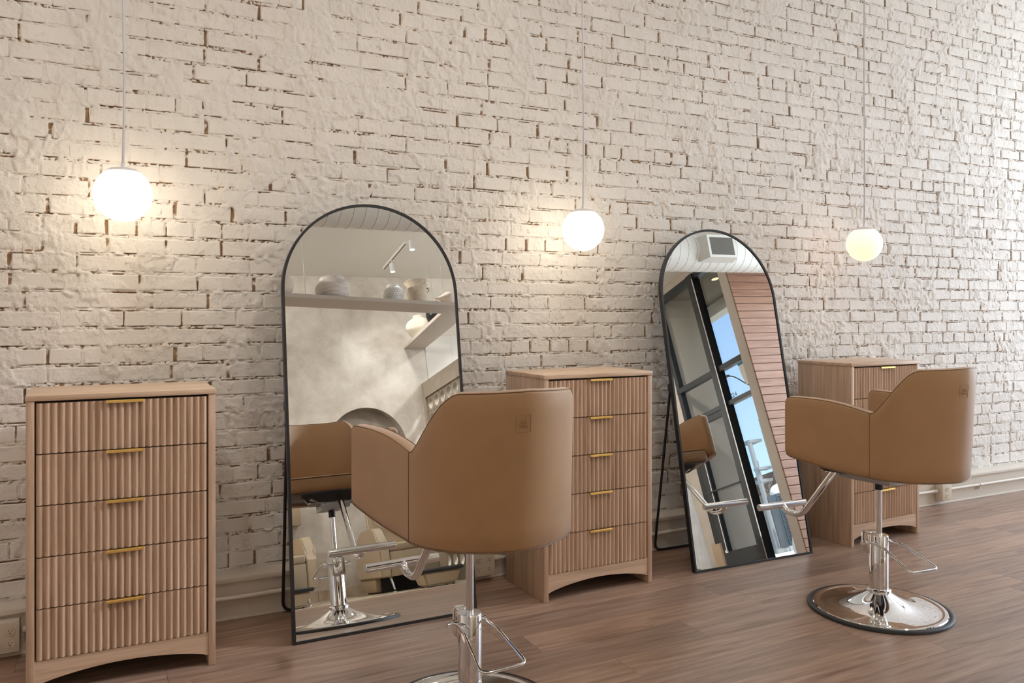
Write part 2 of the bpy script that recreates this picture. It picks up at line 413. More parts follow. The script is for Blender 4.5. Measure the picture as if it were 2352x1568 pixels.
# bricks: unit-length variants, x scaled to each brick's length
def brick_variant(L, seed):
    r = random.Random(seed); cx = [0, .0045, L*.36, L*.68, L-.0045, L]; hz = PITCH-JH; cz = [0, .0042, hz-.0042, hz]
    V = []; 
    chip = {(0 if r.random()<.5 else 5, 0 if r.random()<.5 else 3): r.uniform(.003,.016) for _ in range(r.choice((0,1,1,2)))}
    for j, z in enumerate(cz):
        for i, x in enumerate(cx):
            edge = i in (0, 5) or j in (0, 3)
            y = (.0010+r.uniform(0,.0026) if edge else r.uniform(-.0006,.0006))
            dx = r.uniform(-.0022,.0022) if edge else 0; dz = r.uniform(-.0022,.0022) if edge else 0
            if (i, j) in chip: q = chip[(i,j)]; dx += q if i == 0 else -q; dz += .5*q*(1 if j == 0 else -1); y += .003
            V.append((x+dx, y, z+dz))
    F = [(j*6+i, j*6+i+1, (j+1)*6+i+1, (j+1)*6+i) for j in range(3) for i in range(5)]
    per = [(i, 0) for i in range(6)]+[(5, j) for j in (1,2,3)]+[(i, 3) for i in (4,3,2,1,0)]+[(0, j) for j in (2,1)]
    b0 = len(V)
    for (i, j) in per: x, y, z = V[j*6+i]; V.append((x, .035, z))
    n = len(per); CRK = [0.0]*b0+[1.0]*n
    for (i, j) in per:
        if r.random() < .22: CRK[j*6+i] = r.uniform(.25, .6)
    F += [(per[(a)][1]*6+per[a][0], b0+a, b0+(a+1) % n, per[(a+1) % n][1]*6+per[(a+1) % n][0]) for a in range(n)]
    return np.array(V, np.float32), np.array(F, np.int32), np.array(CRK, np.float32)
VAR = {True: [brick_variant(LS, 100+i) for i in range(14)], False: [brick_variant(LH, 200+i) for i in range(9)]}
def crk_mesh(name, v, f, c):
    me = np_mesh(name, v, f, M_BRICK, False); me.attributes.new('crack', 'FLOAT', 'POINT').data.foreach_set('value', c); return me
VME = {t: [crk_mesh('brick', v, f, c) for v, f, c in VAR[t]] for t in VAR}
HIDE = [(60,880,493,1568),(650,480,1060,1400),(1155,850,1492,1340),(810,890,1310,1260),(1530,530,1800,1250),(1830,830,2112,1200),(2050,850,2235,1100)]
def area(b):
    c = [px_of(x, YB, z) for x in b[:2] for z in (b[2], b[2]+b[3])]
    xs_, ys_ = [p[0] for p in c], [p[1] for p in c]; mx, my = sum(xs_)/4, sum(ys_)/4
    if mx < 0 or mx > 2352 or my < 0 or my > 1568: return 0
    if any(a < mx < c_ and b_ < my < d for a, b_, c_, d in HIDE): return 0
    return (max(xs_)-min(xs_))*(max(ys_)-min(ys_))
order = sorted(range(len(bricks)), key=lambda i: -area(bricks[i])); single = set(order[:299])
SV, SF, SCR, nv = [], [], [], 0
for i, (xa, xb, z, hgt, pr) in enumerate(bricks):
    long = (xb-xa) > .15; nom = LS if long else LH; k = random.randrange(len(VAR[long]))
    sx = (xb-xa)/nom; sz = hgt/(PITCH-JH); tw = random.uniform(-.006,.006); ty = YB-.002-pr
    if i in single:
        o = link('brick', VME[long][k], None, wall_back, loc=(xa, ty, z)); o.scale = (sx, 1, sz); o.rotation_euler = (0, tw, random.uniform(-.006,.006))
    else:
        v, f, cv = VAR[long][k]; SCR.append(cv); q = v*np.array([sx,1,sz],np.float32)
        c, s = math.cos(tw), math.sin(tw)
        q = np.stack([q[:,0]*c+q[:,2]*s+xa, q[:,1]+ty, -q[:,0]*s+q[:,2]*c+z], -1); SV.append(q); SF.append(f+nv); nv += len(q)
tag(link('bricks', crk_mesh('bricks', np.concatenate(SV), np.concatenate(SF), np.concatenate(SCR)), None, wall_back), kind='stuff')

# ledge and plinth under the bricks, with the skirting
bb = MB().box((X0, 3.897, 0), (X1, 4.03, .176)).build('baseboard_back', M_TRIM); tag(bb, kind='structure')
MB().box((X0, 3.880, .172), (X1, 4.03, .196), .004).build('ledge', M_TRIM, bb)
MB().box((X0, 3.890, 0), (X1, 3.899, .012), .002).build('shoe_moulding', M_PIPE, bb)

# ------------------------------------------------------------------ floor
PW = .19; Y_LOW = -1.10; X_DOOR = 7.0; X_BAY = 8.8; Y_BAY = -.20; Y_FRONT = -2.8; X_LEFT = -3.0
fb = MB(); fb.box((X_LEFT, Y_FRONT, -.06), (X_DOOR, 4.0, -.006)); fb.box((X_DOOR, Y_BAY, -.06), (X_BAY, 4.0, -.006))
floor = tag(fb.build('floor', M_SUB), kind='structure', label='brown wood look plank floor')
rows = []; y = 3.9-.006
while y > Y_LOW+.02: rows.append((max(y-PW, Y_LOW), y)); y -= PW
SFB = MB(); npl = 0; pmesh = {}
for (ya, yb) in rows:
    x = X_LEFT-random.uniform(0, 1.2)
    xe = X_BAY if ya > Y_BAY else X_DOOR
    while x < xe:
        a, b = max(x, X_LEFT), min(x+1.22, xe); x += 1.22
        if b-a < .02: continue
        full = abs(b-a-1.22) < 1e-4 and abs(yb-ya-PW) < 1e-4
        g = .0005
        if b > -.9 and a < 7.0 and npl < 299:
            if full:
                if 'p' not in pmesh: pmesh['p'] = MB().box((g, g, -.006), (1.22-g, PW-g, 0)).mesh('plank', M_FLOOR)
                link('plank', pmesh['p'], None, floor, loc=(a, ya, 0))
            else: MB().box((g, g, -.006), (b-a-g, yb-ya-g, 0)).build('plank', M_FLOOR, floor, None, loc=(a, ya, 0))
            npl += 1
        else: SFB.box((a+g, ya+g, -.006), (b-g, yb-g, 0))
if len(SFB.bm.verts): tag(SFB.build('planks', M_FLOOR, floor, None), kind='stuff')
# marble tiles of the washing area
tm = MB().box((.001, .001, -.006), (.599, .566-.001, .002), .001, 1).mesh('tile', M_MARBLE)
for i in range(17):
    for j in range(3):
        xx = X_LEFT+.6*i-.15*0
        if xx+.6 > X_DOOR+.01: continue
        link('tile', tm, None, floor, loc=(xx, Y_LOW-.566*(j+1), 0))

# ------------------------------------------------------------------ other walls, ceiling, plinth
ce = MB(); ce.box((X_LEFT-.2, Y_FRONT-.2, CEIL), (X_DOOR, 4.2, CEIL+.15)); ce.box((X_DOOR, Y_BAY-.1, CEIL), (X_BAY+.1, 4.2, CEIL+.15))
tag(ce.build('ceiling', M_CEIL), kind='structure')
tag(MB().box((X_LEFT-.2, Y_FRONT-.2, -.05), (X_LEFT, 4.2, CEIL)).build('wall_left', M_WALL), kind='structure')
# front wall with a round niche
NX, NZ, NR = 3.06, 1.74, .52
bm = bmesh.new(); zs0 = -.05
outer = [bm.verts.new(p) for p in ((X_LEFT, Y_FRONT, zs0), (X_DOOR, Y_FRONT, zs0), (X_DOOR, Y_FRONT, CEIL), (X_LEFT, Y_FRONT, CEIL))]
circ = [bm.verts.new((NX+NR*math.cos(2*PI*i/64), Y_FRONT, NZ+NR*math.sin(2*PI*i/64))) for i in range(64)]
es = [bm.edges.new((outer[i], outer[(i+1) % 4])) for i in range(4)]+[bm.edges.new((circ[i], circ[(i+1) % 64])) for i in range(64)]
bmesh.ops.triangle_fill(bm, use_beauty=True, use_dissolve=False, edges=es)
for f in list(bm.faces):
    c = f.calc_center_median()
    if (c.x-NX)**2+(c.z-NZ)**2 < (NR*.9)**2: bm.faces.remove(f)
me = bpy.data.meshes.new('wall_front'); bm.to_mesh(me); bm.free()
wf = tag(link('wall_front', me, M_PLASTER), kind='structure', label='cloudy beige trowelled plaster wall with a round niche')
nb = MB(); ringA = [(NX+NR*math.cos(2*PI*i/64), Y_FRONT, NZ+NR*math.sin(2*PI*i/64)) for i in range(64)]
nb.rings([ringA, [(x, Y_FRONT-.13, z) for x, y, z in ringA]], cap0=False); nb.build('niche', M_NICHE, wf)
MB().box((X_LEFT, Y_FRONT-.25, -.05), (X_DOOR, Y_FRONT-.14, CEIL)).build('wall_backing', M_PLASTER, wf)
bf = tag(MB().box((X_LEFT, Y_FRONT, 0), (3.8, Y_FRONT+.004, .118)).build('baseboard_front', M_SUB), kind='structure')
tm = MB().box((.0015, 0, .0015), (.2985, .010, .118), .001, 1).mesh('tile', M_MARBLE)
for i in range(22): link('tile', tm, None, bf, loc=(-2.8+.3*i, Y_FRONT+.003, 0))
tag(MB().box((3.98, Y_FRONT, 0), (X_DOOR, Y_FRONT+.012, 3.2)).build('white_bounce_panel', M_CEIL), kind='structure')  # white panel added so the holes of the pierced partition look bright
# beige box fixed to the plaster wall, left of the wash units
tag(MB().box((1.42, Y_FRONT, .88), (2.13, Y_FRONT+.16, 1.2), .006).build('wall_box', M_WASH), 'tan box fixed low on the plaster wall above the wash chair', 'wall box')

# pierced partition of square blocks with round holes
part = empty('partition', (3.87, -2.8, 0)); tag(part, kind='structure', label='taupe partition of pierced square blocks beside the wash chairs')
PT = .11; BW = .2125; BH = .199; BR = .073
fm = MB(); pl = 8*BW
fm.box((0, 0, 0), (PT, .08, 2.54)); fm.box((0, .08+pl, 0), (PT, .30+pl, 2.54)); fm.box((0, .08, 2.335), (PT, .08+pl, 2.54)); fm.box((0, .08, 0), (PT, .08+pl, 2.335-11*BH))
fm.build('frame', M_TAUPE, part)
def block_mesh():
    bm = bmesh.new(); n = 20; g = .0015; t0, t1 = .028, PT-.028
    def side(x):
        c = [bm.verts.new((x, BW/2+BR*math.cos(2*PI*i/n+PI/4), BH/2+BR*math.sin(2*PI*i/n+PI/4))) for i in range(n)]
        q = []
        for i in range(n):
            a = 2*PI*i/n+PI/4; dx, dy = math.cos(a), math.sin(a); k = min((BW/2-g)/max(abs(dx),1e-6), (BH/2-g)/max(abs(dy),1e-6))
            q.append(bm.verts.new((x, BW/2+dx*k, BH/2+dy*k)))
        return c, q
    c0, q0 = side(t0); c1, q1 = side(t1)
    for i in range(n):
        j = (i+1) % n
        bm.faces.new((c0[i], c0[j], q0[j], q0[i])); bm.faces.new((c1[j], c1[i], q1[i], q1[j]))
        bm.faces.new((c0[j], c0[i], c1[i], c1[j])); bm.faces.new((q0[i], q0[j], q1[j], q1[i]))
    bmesh.ops.recalc_face_normals(bm, faces=bm.faces)
    me = bpy.data.meshes.new('block'); bm.to_mesh(me); bm.free(); me.materials.append(M_TAUPE); return me
bmesh_block = block_mesh()
for i in range(8):
    for j in range(11): link('block', bmesh_block, None, part, loc=(0, .08+i*BW, 2.335-(j+1)*BH))

# ------------------------------------------------------------------ street front
wr = MB()
wr.box((X_DOOR, Y_FRONT-.2, -.05), (X_DOOR+.14, -1.90, CEIL))            # wall past the door
wr.box((X_DOOR, -1.90, 3.93), (X_DOOR+.14, Y_BAY, CEIL))                 # over the glazing
wr.box((X_DOOR-.02, -.40, -.05), (X_DOOR+.14, -.2165, CEIL))               # taupe pier by the bay
tag(wr.build('wall_right', M_BEIGE), kind='structure')
bay = tag(MB().box((X_DOOR+.14, -.36, -.05), (X_BAY, -.215, CEIL)).box((X_DOOR-.0455, -.216, -.05), (X_BAY, -.2125, CEIL)).build('wall_bay', M_SUB), kind='structure', label='cedar boarded side wall of the window bay')
BP = .1005
for j in range(39):
    z = 3.97-BP*j
    MB().box((X_DOOR-.045, -.214, z-BP+.006), (X_BAY, -.196, z), .0025, 1).build('board', M_CEDAR, bay, 30)
def frame_rect(b, x0, x1, ya, yb, za, zb, w):
    b.box((x0, ya, za), (x1, ya+w, zb)); b.box((x0, yb-w, za), (x1, yb, zb)); b.box((x0, ya+w, zb-w), (x1, yb-w, zb)); b.box((x0, ya+w, za), (x1, yb-w, za+w))
xa, xb = X_DOOR+.01, X_DOOR+.09
w1 = tag(empty('window_1', (0, 0, 0)), kind='structure', label='dark framed glazing round the street door')
fr = MB()
fr.box((xa-.04, -1.04, 0), (xb, -.905, 3.93)); fr.box((xa, -1.90, 0), (xb, -1.835, 3.93)); fr.box((xa, -.425, 0), (xb, -.40, 3.93))
fr.box((xa-.02, -1.90, 3.85), (xb, -.40, 3.93)); fr.box((xa-.01, -1.90, 2.505), (xb, -.40, 2.575)); fr.box((xa-.01, -1.90, 2.045), (xb, -.40, 2.10)); fr.box((xa, -.91, 0), (xb, -.42, .10))
fr.build('window_frame', M_ALU, w1, 30)
MB().box((xa-.045, -.925, 0), (xa-.038, -.905, 3.85)).build('metal_bead', M_CHROME, w1)
for (ya, yb, za, zb) in ((-1.84,-1.03,2.10,2.51),(-1.84,-1.03,2.575,3.86),(-.91,-.42,.1,2.05),(-.91,-.42,2.10,2.51),(-.91,-.42,2.575,3.86)):
    MB().box((X_DOOR+.048, ya, za), (X_DOOR+.053, yb, zb)).build('pane', M_GLASS, w1)
# house number on the transom pane, reading from the street
def text_obj(name, s, size, m, parent=None, depth=.002):
    cu = bpy.data.curves.new(name, 'FONT'); cu.body = s; cu.size = size; cu.extrude = depth; cu.align_x = 'CENTER'; cu.align_y = 'CENTER'
    o = bpy.data.objects.new(name, cu); COL.objects.link(o)
    dg = bpy.context.evaluated_depsgraph_get(); me = bpy.data.meshes.new_from_object(o.evaluated_get(dg)); bpy.data.objects.remove(o); me.materials.clear(); me.materials.append(m)
    return link(name, me, None, parent)
t = text_obj('number_decal', '224', .088, M_BLACK, w1, .0004); t.rotation_euler = (PI/2, 0, PI/2); t.location = (X_DOOR+.055, -.815, 2.152)
d1 = tag(empty('door_1', (0, 0, 0)), kind='structure', label='dark framed glass street door')
df = MB(); df.box((xa, -1.83, .02), (xb-.02, -1.665, 2.04)); df.box((xa, -1.06, .02), (xb-.02, -1.042, 2.04)); df.box((xa, -1.67, 1.965), (xb-.02, -1.05, 2.04)); df.box((xa, -1.67, .02), (xb-.02, -1.05, .315))
df.build('door_frame', M_ALU, d1, 30)
MB().box((X_DOOR+.036, -1.67, .31), (X_DOOR+.042, -1.05, 1.97)).build('pane', M_GLASS, d1)
MB().tube([(xa-.045, -1.78, 1.085), (xa-.045, -1.03, 1.085)], .012, 10).build('push_bar', M_ALU, d1)
MB().box((xa-.03, -1.668, .315), (xa-.012, -1.652, 1.96)).box((xa-.03, -1.70, .30), (xa-.005, -1.64, .335)).build('rod', M_CHROME, d1)
# bay window to the street
w2 = tag(empty('window_2', (0, 0, 0)), kind='structure', label='wide street window of the bay')
fr = MB(); fr.box((X_BAY, -.36, -.05), (X_BAY+.12, 4.2, .30)); fr.box((X_BAY, -.36, 3.85), (X_BAY+.12, 4.2, CEIL))
for yy in (-.20, .80, 1.85, 2.90, 3.95): fr.box((X_BAY+.02, yy-.03, .28), (X_BAY+.10, yy+.03, 3.87))
fr.box((X_BAY+.02, -.2, 2.75), (X_BAY+.10, 4.0, 2.80)); fr.build('window_frame', M_ALU, w2, 30)
for a, b in ((-.17,.77),(.83,1.82),(1.88,2.87),(2.93,3.92)):
    MB().box((X_BAY+.057, a, .3), (X_BAY+.062, b, 2.75)).build('pane', M_GLASS, w2); MB().box((X_BAY+.057, a, 2.8), (X_BAY+.062, b, 3.86)).build('pane', M_GLASS, w2)
# outside the door
tag(MB().box((X_DOOR+.14, -2.2, -.05), (7.80, -1.90, 4.2)).build('wall_recess', M_STUCCO), kind='structure')
so = tag(MB().box((X_DOOR+.1, -2.4, 3.96), (8.3, -.2, 4.06)).build('ceiling_porch', M_SOFFIT), kind='structure')
tag(MB().box((8.15, -3.4, 3.78), (8.35, -.36, 4.2)).box((8.14, -3.4, 3.93), (8.36, -.36, 3.95)).build('trim_1', M_FASCIA), kind='structure')
dl = empty('recessed_light', (7.55, -1.12, 3.96)); tag(dl, 'round amber recessed light in the dark porch ceiling', 'downlight')
MB().lathe([(.075, 0), (.075, -.006), (.055, -.008)], 24).build('trim_ring', M_SOFFIT, dl); MB().lathe([(.055, -.002), (.052, -.009), (.0, -.011)], 24, cap=False).build('lens', M_DOWN, dl)
def ground(x): return .07*(x-7.14)
pv = MB()
pv.prism([(7.14, -.36, -.3), (13, -.36, -.3), (13, -.36, ground(13)), (7.14, -.36, 0)], (0, -30, 0))
pv.prism([(8.93, 30, -.3), (13, 30, -.3), (13, 30, ground(13)), (8.93, 30, ground(8.93))], (0, -30.36, 0))
tag(pv.build('pavement', M_PAVE, None, None), kind='structure')
tag(MB().box((13, -40, -.25), (60, 40, .36)).build('road', M_ASPHALT), kind='structure')

# ------------------------------------------------------------------ dressers
DW, DD, DH = .651, .4027, 1.1008
def dresser(loc, rot, label, proto=None):
    if proto is not None:
        t = copy_tree(proto); t.location = loc; t.rotation_euler = (0, 0, rot); t['label'] = label; return t
    t = tag(empty('dresser', loc, rot), label, 'dresser', 'fluted oak dressers along the brick wall')
    p = .027; tz = DH-.021
    for x in (0, DW-p): MB().box((x, .002, 0), (x+p, DD, tz), .003).build('side_panel', M_OAK_V, t)
    MB().box((-.002, -.002, tz), (DW+.002, DD+.002, DH), .0025).build('top', M_OAK_H, t)
    MB().box((p, DD-.012, .05), (DW-p, DD-.004, tz)).build('back_panel', M_OAK_V, t)
    cb = MB().box((p, .034, .135), (DW-p, DD-.012, tz)).build('carcass', M_SHADOW, t)
    # arched plinth rail
    x0, x1 = p, DW-p; n = 28; top = .130; pts = [(x0, .006, top)]+[(x0, .006, .040)]
    for i in range(1, n): 
        u = i/n; pts.append((x0+(x1-x0)*u, .006, .040+.040*math.sin(PI*u)**.75))
    pts += [(x1, .006, .040), (x1, .006, top)]
    MB().prism(pts, (0, .020, 0)).build('plinth_rail', M_OAK_H, t, 25)
    # five fluted drawers
    zb, zt = .133, tz-.004; dh = (zt-zb)/5; w = x1-x0-.008; nf = 24; per = w/nf; sub = 10; DPT = .0125
    def front():
        b = MB(); h = dh-.0045; prof = []
        for i in range(nf*sub+1):
            u = (i % sub)/sub; s = 1-abs(2*u-1)**1.7; prof.append((w*i/(nf*sub), DPT*min(1-s, .90)))
        prof = [(x, DPT-d) for x, d in prof]     # ridge stands forward
        A = [b.bm.verts.new((x, -d, 0)) for x, d in prof]; B = [b.bm.verts.new((x, -d, h)) for x, d in prof]
        A2 = [b.bm.verts.new((x, .016, 0)) for x, d in prof]; B2 = [b.bm.verts.new((x, .016, h)) for x, d in prof]
        for i in range(len(prof)-1):
            b.bm.faces.new((A[i], A[i+1], B[i+1], B[i])); b.bm.faces.new((A2[i], A[i], A[i+1], A2[i+1]) if False else (A[i], A2[i], A2[i+1], A[i+1])); b.bm.faces.new((B[i], B[i+1], B2[i+1], B2[i]))
        b.bm.faces.new((A[0], B[0], B2[0], A2[0])); b.bm.faces.new((A[-1], A2[-1], B2[-1], B[-1]))
        return b.mesh('drawer', M_OAK_V, 50)
    dm = front(); hw = .066; cx = w/2
    hb = MB(); h = dh-.0045
    hb.box((cx-hw, -.024, h-.0005), (cx+hw, .010, h+.0018), .0004, 1); hb.box((cx-hw, -.0255, h-.0085), (cx+hw, -.0225, h+.0018), .0008, 1)
    hm = hb.mesh('handle', M_GOLD, 30)
    for k in range(5):
        d = link('drawer', dm, None, t, loc=(x0+.004, .012, zb+k*dh)); link('handle', hm, None, d)
    return t
d1_ = dresser((-.2408, 3.4228, 0), .0088, 'fluted oak five drawer dresser at the left edge with its whole front in view')
dresser((1.9105, 3.4284, 0), .0200, 'fluted oak dresser between the two arched mirrors, partly behind a tan chair', d1_)
dresser((4.0033, 3.4103, 0), .0428, 'fluted oak dresser standing right of the tilted second mirror, mostly hidden by a chair', d1_)

# ------------------------------------------------------------------ arched mirrors
MW, ML = .851, 1.947
def arched(w, L, n=40, inset=0.0):
    r = w/2-inset; zc = L-w/2; pts = [(-r, inset), (r, inset)]
    pts += [(r*math.cos(PI*i/n), zc+r*math.sin(PI*i/n)) for i in range(n+1)]
    return pts
def mirror(x, y, rot, tilt, label, foot_y):
    t = tag(empty('floor_mirror', (x, y, 0.0), rot), label, 'mirror', 'black framed arched floor mirrors')
    R = Matrix.Rotation(-tilt, 4, 'X')
    def P(u, d, v): return R @ Vector((u, d, v))       # u across, d into the wall, v up the glass
    fw, fd = .012, .030
    o, i = arched(MW, ML), arched(MW, ML, inset=fw); b = MB()
    b.rings([[P(u, 0, v) for u, v in o], [P(u, fd, v) for u, v in o], [P(u, fd, v) for u, v in i], [P(u, .0005, v) for u, v in i]], loop=True)
    b.build('frame', M_BLACK, t, 25)
    g = arched(MW, ML, n=64, inset=fw-.001); gb = MB(); gb.prism([P(u, .006, v) for u, v in g], P(0, .004, 0)); gb.build('glass', M_MIRROR, t, None)
    bk = MB(); bk.prism([P(u, .0105, v) for u, v in g], P(0, .012, 0)); bk.build('back_board', M_PLASTIC, t, None)
    # loop stand: two legs and the bar they run into
    s = MW/2-.035; hz = 1.02; z0 = .009
    for sg in (-1, 1):
        top = P(sg*(MW/2-.004), fd+.012, hz)
        MB().box(tuple(P(sg*(MW/2-.012), fd-.003, hz-.02)-Vector((.012,.004,.012))), tuple(P(sg*(MW/2-.012), fd+.014, hz)+Vector((.012,.006,.012))), .003).build('hinge', M_BLACK, t)
    a, c = P(-(MW/2-.016), fd+.012, hz), P((MW/2-.016), fd+.012, hz); by = foot_y-y
    path = fillet([a, (-(s+.0), by, z0), (s+.0, by, z0), c], .055, 8)
    MB().tube(path, .0075, 12).build('stand', M_BLACK, t, 60)
    return t
mirror(1.1504, 3.4723, .0031, .1583, 'black framed arched mirror leaning between the left and middle dressers', 3.868)
mirror(3.2803, 3.4399, -.0239, .2011, 'steeply tilted black arched mirror showing the street door, left of the far dresser', 3.866)

# ------------------------------------------------------------------ salon chairs
UF, HWF, US, HW, UB, NEX = .2524, .347, -.1591, .292, -.4059, 1.75
ZFT, ZFB, ZST, ZSB, ZBB, ZTOP, LEAN = 1.003, .718, .963, .673, .667, 1.157, .027
def shell_path(na=16, nb=46):
    """outer plan (u,v) with top and bottom height, from left arm tip round the back to the right arm tip"""
    L = []
    fs = [1, .985, .965, .94, .91, .87, .82, .76, .69, .62, .54, .46, .38, .30, .20, .10]
    for f in fs:
        u = US+(UF-US)*f; v = HW+(HWF-HW)*f**1.35
        zt = ZST+(ZFT-ZST)*f+.016*math.sin(PI*f)**1.1; zb = ZSB+(ZFB-ZSB)*f-.011*math.sin(PI*f)
        d = (1-f)*(UF-US)+.006
        if d < .030: zt -= .030-math.sqrt(max(0, .030**2-(.030-d)**2)); zb += .8*(.030-math.sqrt(max(0, .030**2-(.030-d)**2)))
        L.append((u, v, zt, zb, 0.0))
    half = []
    for i in range(nb//2+1):
        a = (PI/2)*i/(nb//2); ca, sa = math.cos(a), math.sin(a)
        v = HW*ca**(2/NEX); u = US-(US-UB)*sa**(2/NEX); d = math.degrees(a)
        q = min(max((d-1)/43, 0), 1); q = q*q*(3-2*q)
        zt = ZST+(ZTOP-ZST)*q+.010*min(max((d-40)/50, 0), 1)
        zb = ZSB+(ZBB-ZSB)*min(d/45, 1); half.append((u, v, zt, zb, sa))
    L += half; full = L+[(u, -v, zt, zb, l) for (u, v, zt, zb, l) in reversed(L[:-1])]
    return full
def make_chair(loc, rot, pump_rot, foot_rot, label):
    t = tag(empty('salon_chair', loc, rot-0), label, 'chair', 'tan hydraulic salon chairs')
    # local frame: +x forward, +y to the chair's left
    path = shell_path(); n = len(path); TH = .056
    P2 = [Vector((p[0], p[1])) for p in path]
    nrm = []
    for i in range(n):
        d = (P2[min(i+1, n-1)]-P2[max(i-1, 0)]).normalized(); nrm.append(Vector((-d.y, d.x)))   # inward
    c = Vector((-.05, 0))
    for i in range(n):
        if nrm[i].dot(c-P2[i]) < 0: nrm[i] = -nrm[i]
    def pt(i, inn, z):
        u, v, zt, zb, l = path[i]; q = P2[i]+nrm[i]*inn
        k = (z-.80)/(ZTOP-.80); q = q+Vector((-LEAN*l*max(k, -.25), 0)); return Vector((q.x, q.y, z))
    def section(i, shrink=0.0):
        u, v, zt, zb, l = path[i]; s = shrink; zt -= s; zb += s
        o = []; r = .011
        for f in (0, .12, .25, .38, .5, .62, .75, .88, 1): o.append(pt(i, s+.0005, zb+.010+(zt-r-zb-.010)*f))
        o.append(pt(i, s+.0035, zt-.0035)); o.append(pt(i, s+r, zt)); o.append(pt(i, TH*.5, zt+.003-s*.3)); o.append(pt(i, TH-r-s, zt)); o.append(pt(i, TH-.0035-s, zt-.0035))
        zi = max(zb+.02, .70)
        for f in (1, .66, .33, 0): o.append(pt(i, TH-s, zi+(zt-r-zi)*f))
        o.append(pt(i, TH-s-.006, zb+.004)); o.append(pt(i, s+.008, zb))
        return o
    S = [section(i) for i in range(n)]
    dirv = Vector((math.cos(0), 0, 0))
    def tip(sec, i, a, s): return [q+Vector((a, 0, 0)) for q in section(i, s)]
    S = [tip(S[0], 0, .014, .013), tip(S[0], 0, .0115, .007), tip(S[0], 0, .006, .0025)]+S+[tip(S[-1], n-1, .006, .0025), tip(S[-1], n-1, .0115, .007), tip(S[-1], n-1, .014, .013)]
    sh = MB().rings(S, loop=False).build('shell', M_VINYL, t, 60)
    # piping along the outer top edge, the bottom edge and the two side seams
    pb = MB()
    pb.tube([pt(i, .0035, path[i][2]-.0022) for i in range(n)], .0015, 6); pb.tube([pt(i, TH-.004, path[i][2]-.0018) for i in range(n)], .0013, 6)
    pb.tube([pt(i, .0025, path[i][3]+.0035) for i in range(n)], .0026, 6)
    for i in (16, n-17):
        z0, z1 = path[i][3]+.004, path[i][2]-.002
        pb.tube([pt(i, -.0002, z0+(z1-z0)*k/14) for k in range(15)], .0010, 6)
    pb.build('piping', M_VINYL_D, sh, 60)
    # embossed badge: frame, letter, rule and a line of tiny strokes
    ib = n//2
    def back(du, z): # du metres along the arc from the back's centre
        f = ib+du/.0  if False else None
    ub = [P2[i] for i in range(n)]; acc = [0.0]
    for i in range(1, n): acc.append(acc[-1]+(ub[i]-ub[i-1]).length)
    def onback(s, z, lift=-.0002):
        q = acc[ib]-s; j = max(k for k in range(n-1) if acc[k] <= q); f = (q-acc[j])/(acc[j+1]-acc[j])
        a, b_ = pt(j, lift, z), pt(j+1, lift, z); return a.lerp(b_, f)
    zc = 1.066; hw_, hh = .0245, .0265; eb = MB(); S0 = .024
    def stroke(p, q, r=.0006): eb.tube([onback(S0+p[0], zc+p[1]), onback(S0+(p[0]+q[0])/2, zc+(p[1]+q[1])/2), onback(S0+q[0], zc+q[1])], r, 5)
    for p, q in (((-hw_, hh), (hw_, hh)), ((hw_, hh), (hw_, -hh)), ((hw_, -hh), (-hw_, -hh)), ((-hw_, -hh), (-hw_, hh))): stroke(p, q)
    for p, q in (((-.011, -.002), (-.007, .012)), ((-.007, .012), (-.001, -.002)), ((-.001, -.002), (.006, .013)), ((.006, .013), (.011, -.002)), ((-.013, -.0045), (.013, -.0045))): stroke(p, q, .0008)
    x = -.0145
    while x < .0145: stroke((x, -.0135), (x+.0014, -.0085), .00045); stroke((x+.0014, -.0085), (x+.0028, -.0135), .00045); x += .0042
    eb.build('badge', M_EMBOSS, sh, None)
    # seat cushion
    sb = MB(); prof = []
    m = 26; out = []
    for i in range(m+1):           # outline inside the shell, convex front
        a = PI*i/m; ca, sa = math.cos(a), max(0.0, math.sin(a)); out.append((-.13-(.235)*sa**(2/2.2) if True else 0, .236*(abs(ca)**(2/2.2))*(1 if ca > 0 else -1)))
    front = [(.255+.022*math.cos(PI*k/16), .268*math.sin(PI*k/16)) for k in range(-8, 9)]
    outl = [Vector((x, y)) for x, y in out]+[Vector((x, y)) for x, y in front]
    cc = Vector((.02, 0))
    def rg(f, z): return [(*(cc+(q-cc)*f), z) for q in outl]
    sb.rings([rg(.965, .690), rg(.995, .697), rg(1.0, .715), rg(1.0, .750), rg(.985, .764), rg(.95, .769), rg(.6, .775), rg(.15, .777)]); st = sb.build('seat', M_VINYL, t, 60)
    MB().tube([Vector(p)+Vector((0,0,0)) for p in rg(.992, .7635)], .0028, 6, loop=True).build('piping', M_VINYL_D, st, 60)
    # black pan and steel straps under the seat
    def pan(f, z): return [(.05+(x-.05)*f, y*f, z) for x, y in [(-.17, .16), (-.19, 0), (-.17, -.16)]+[(q.x, q.y*.97) for q in outl[m+2:]]]
    MB().rings([pan(.62, .640), pan(.74, .668), pan(.80, .692)]).build('seat_pan', M_PLASTIC, t, 30)
    MB().rings([rg(.93, .6835), rg(.965, .6885)]).build('seat_board', M_PLASTIC, t, 30)
    br = MB()
    for z, f in ((.668, .72), (.648, .60)):
        pts = [Vector(p) for p in rg(f, z)][m+2:]; br.tube(pts, .006, 6)
    br.build('under_rail', M_RAIL, t, 60)
    ar = MB(); ar.box((-.10, -.065, .604), (.17, .065, .642), .003); ar.prism([(.15, -.06, .626), (.17, -.06, .626), (.205, -.15, .650), (.185, -.16, .650)], (0, 0, .010)); ar.prism([(.15, .06, .626), (.17, .06, .626), (.205, .15, .650), (.185, .16, .650)], (0, 0, .010))
    ar.box((.15, -.09, .618), (.172, .09, .640), .002); ar.build('bracket', M_GALV, t, 30)
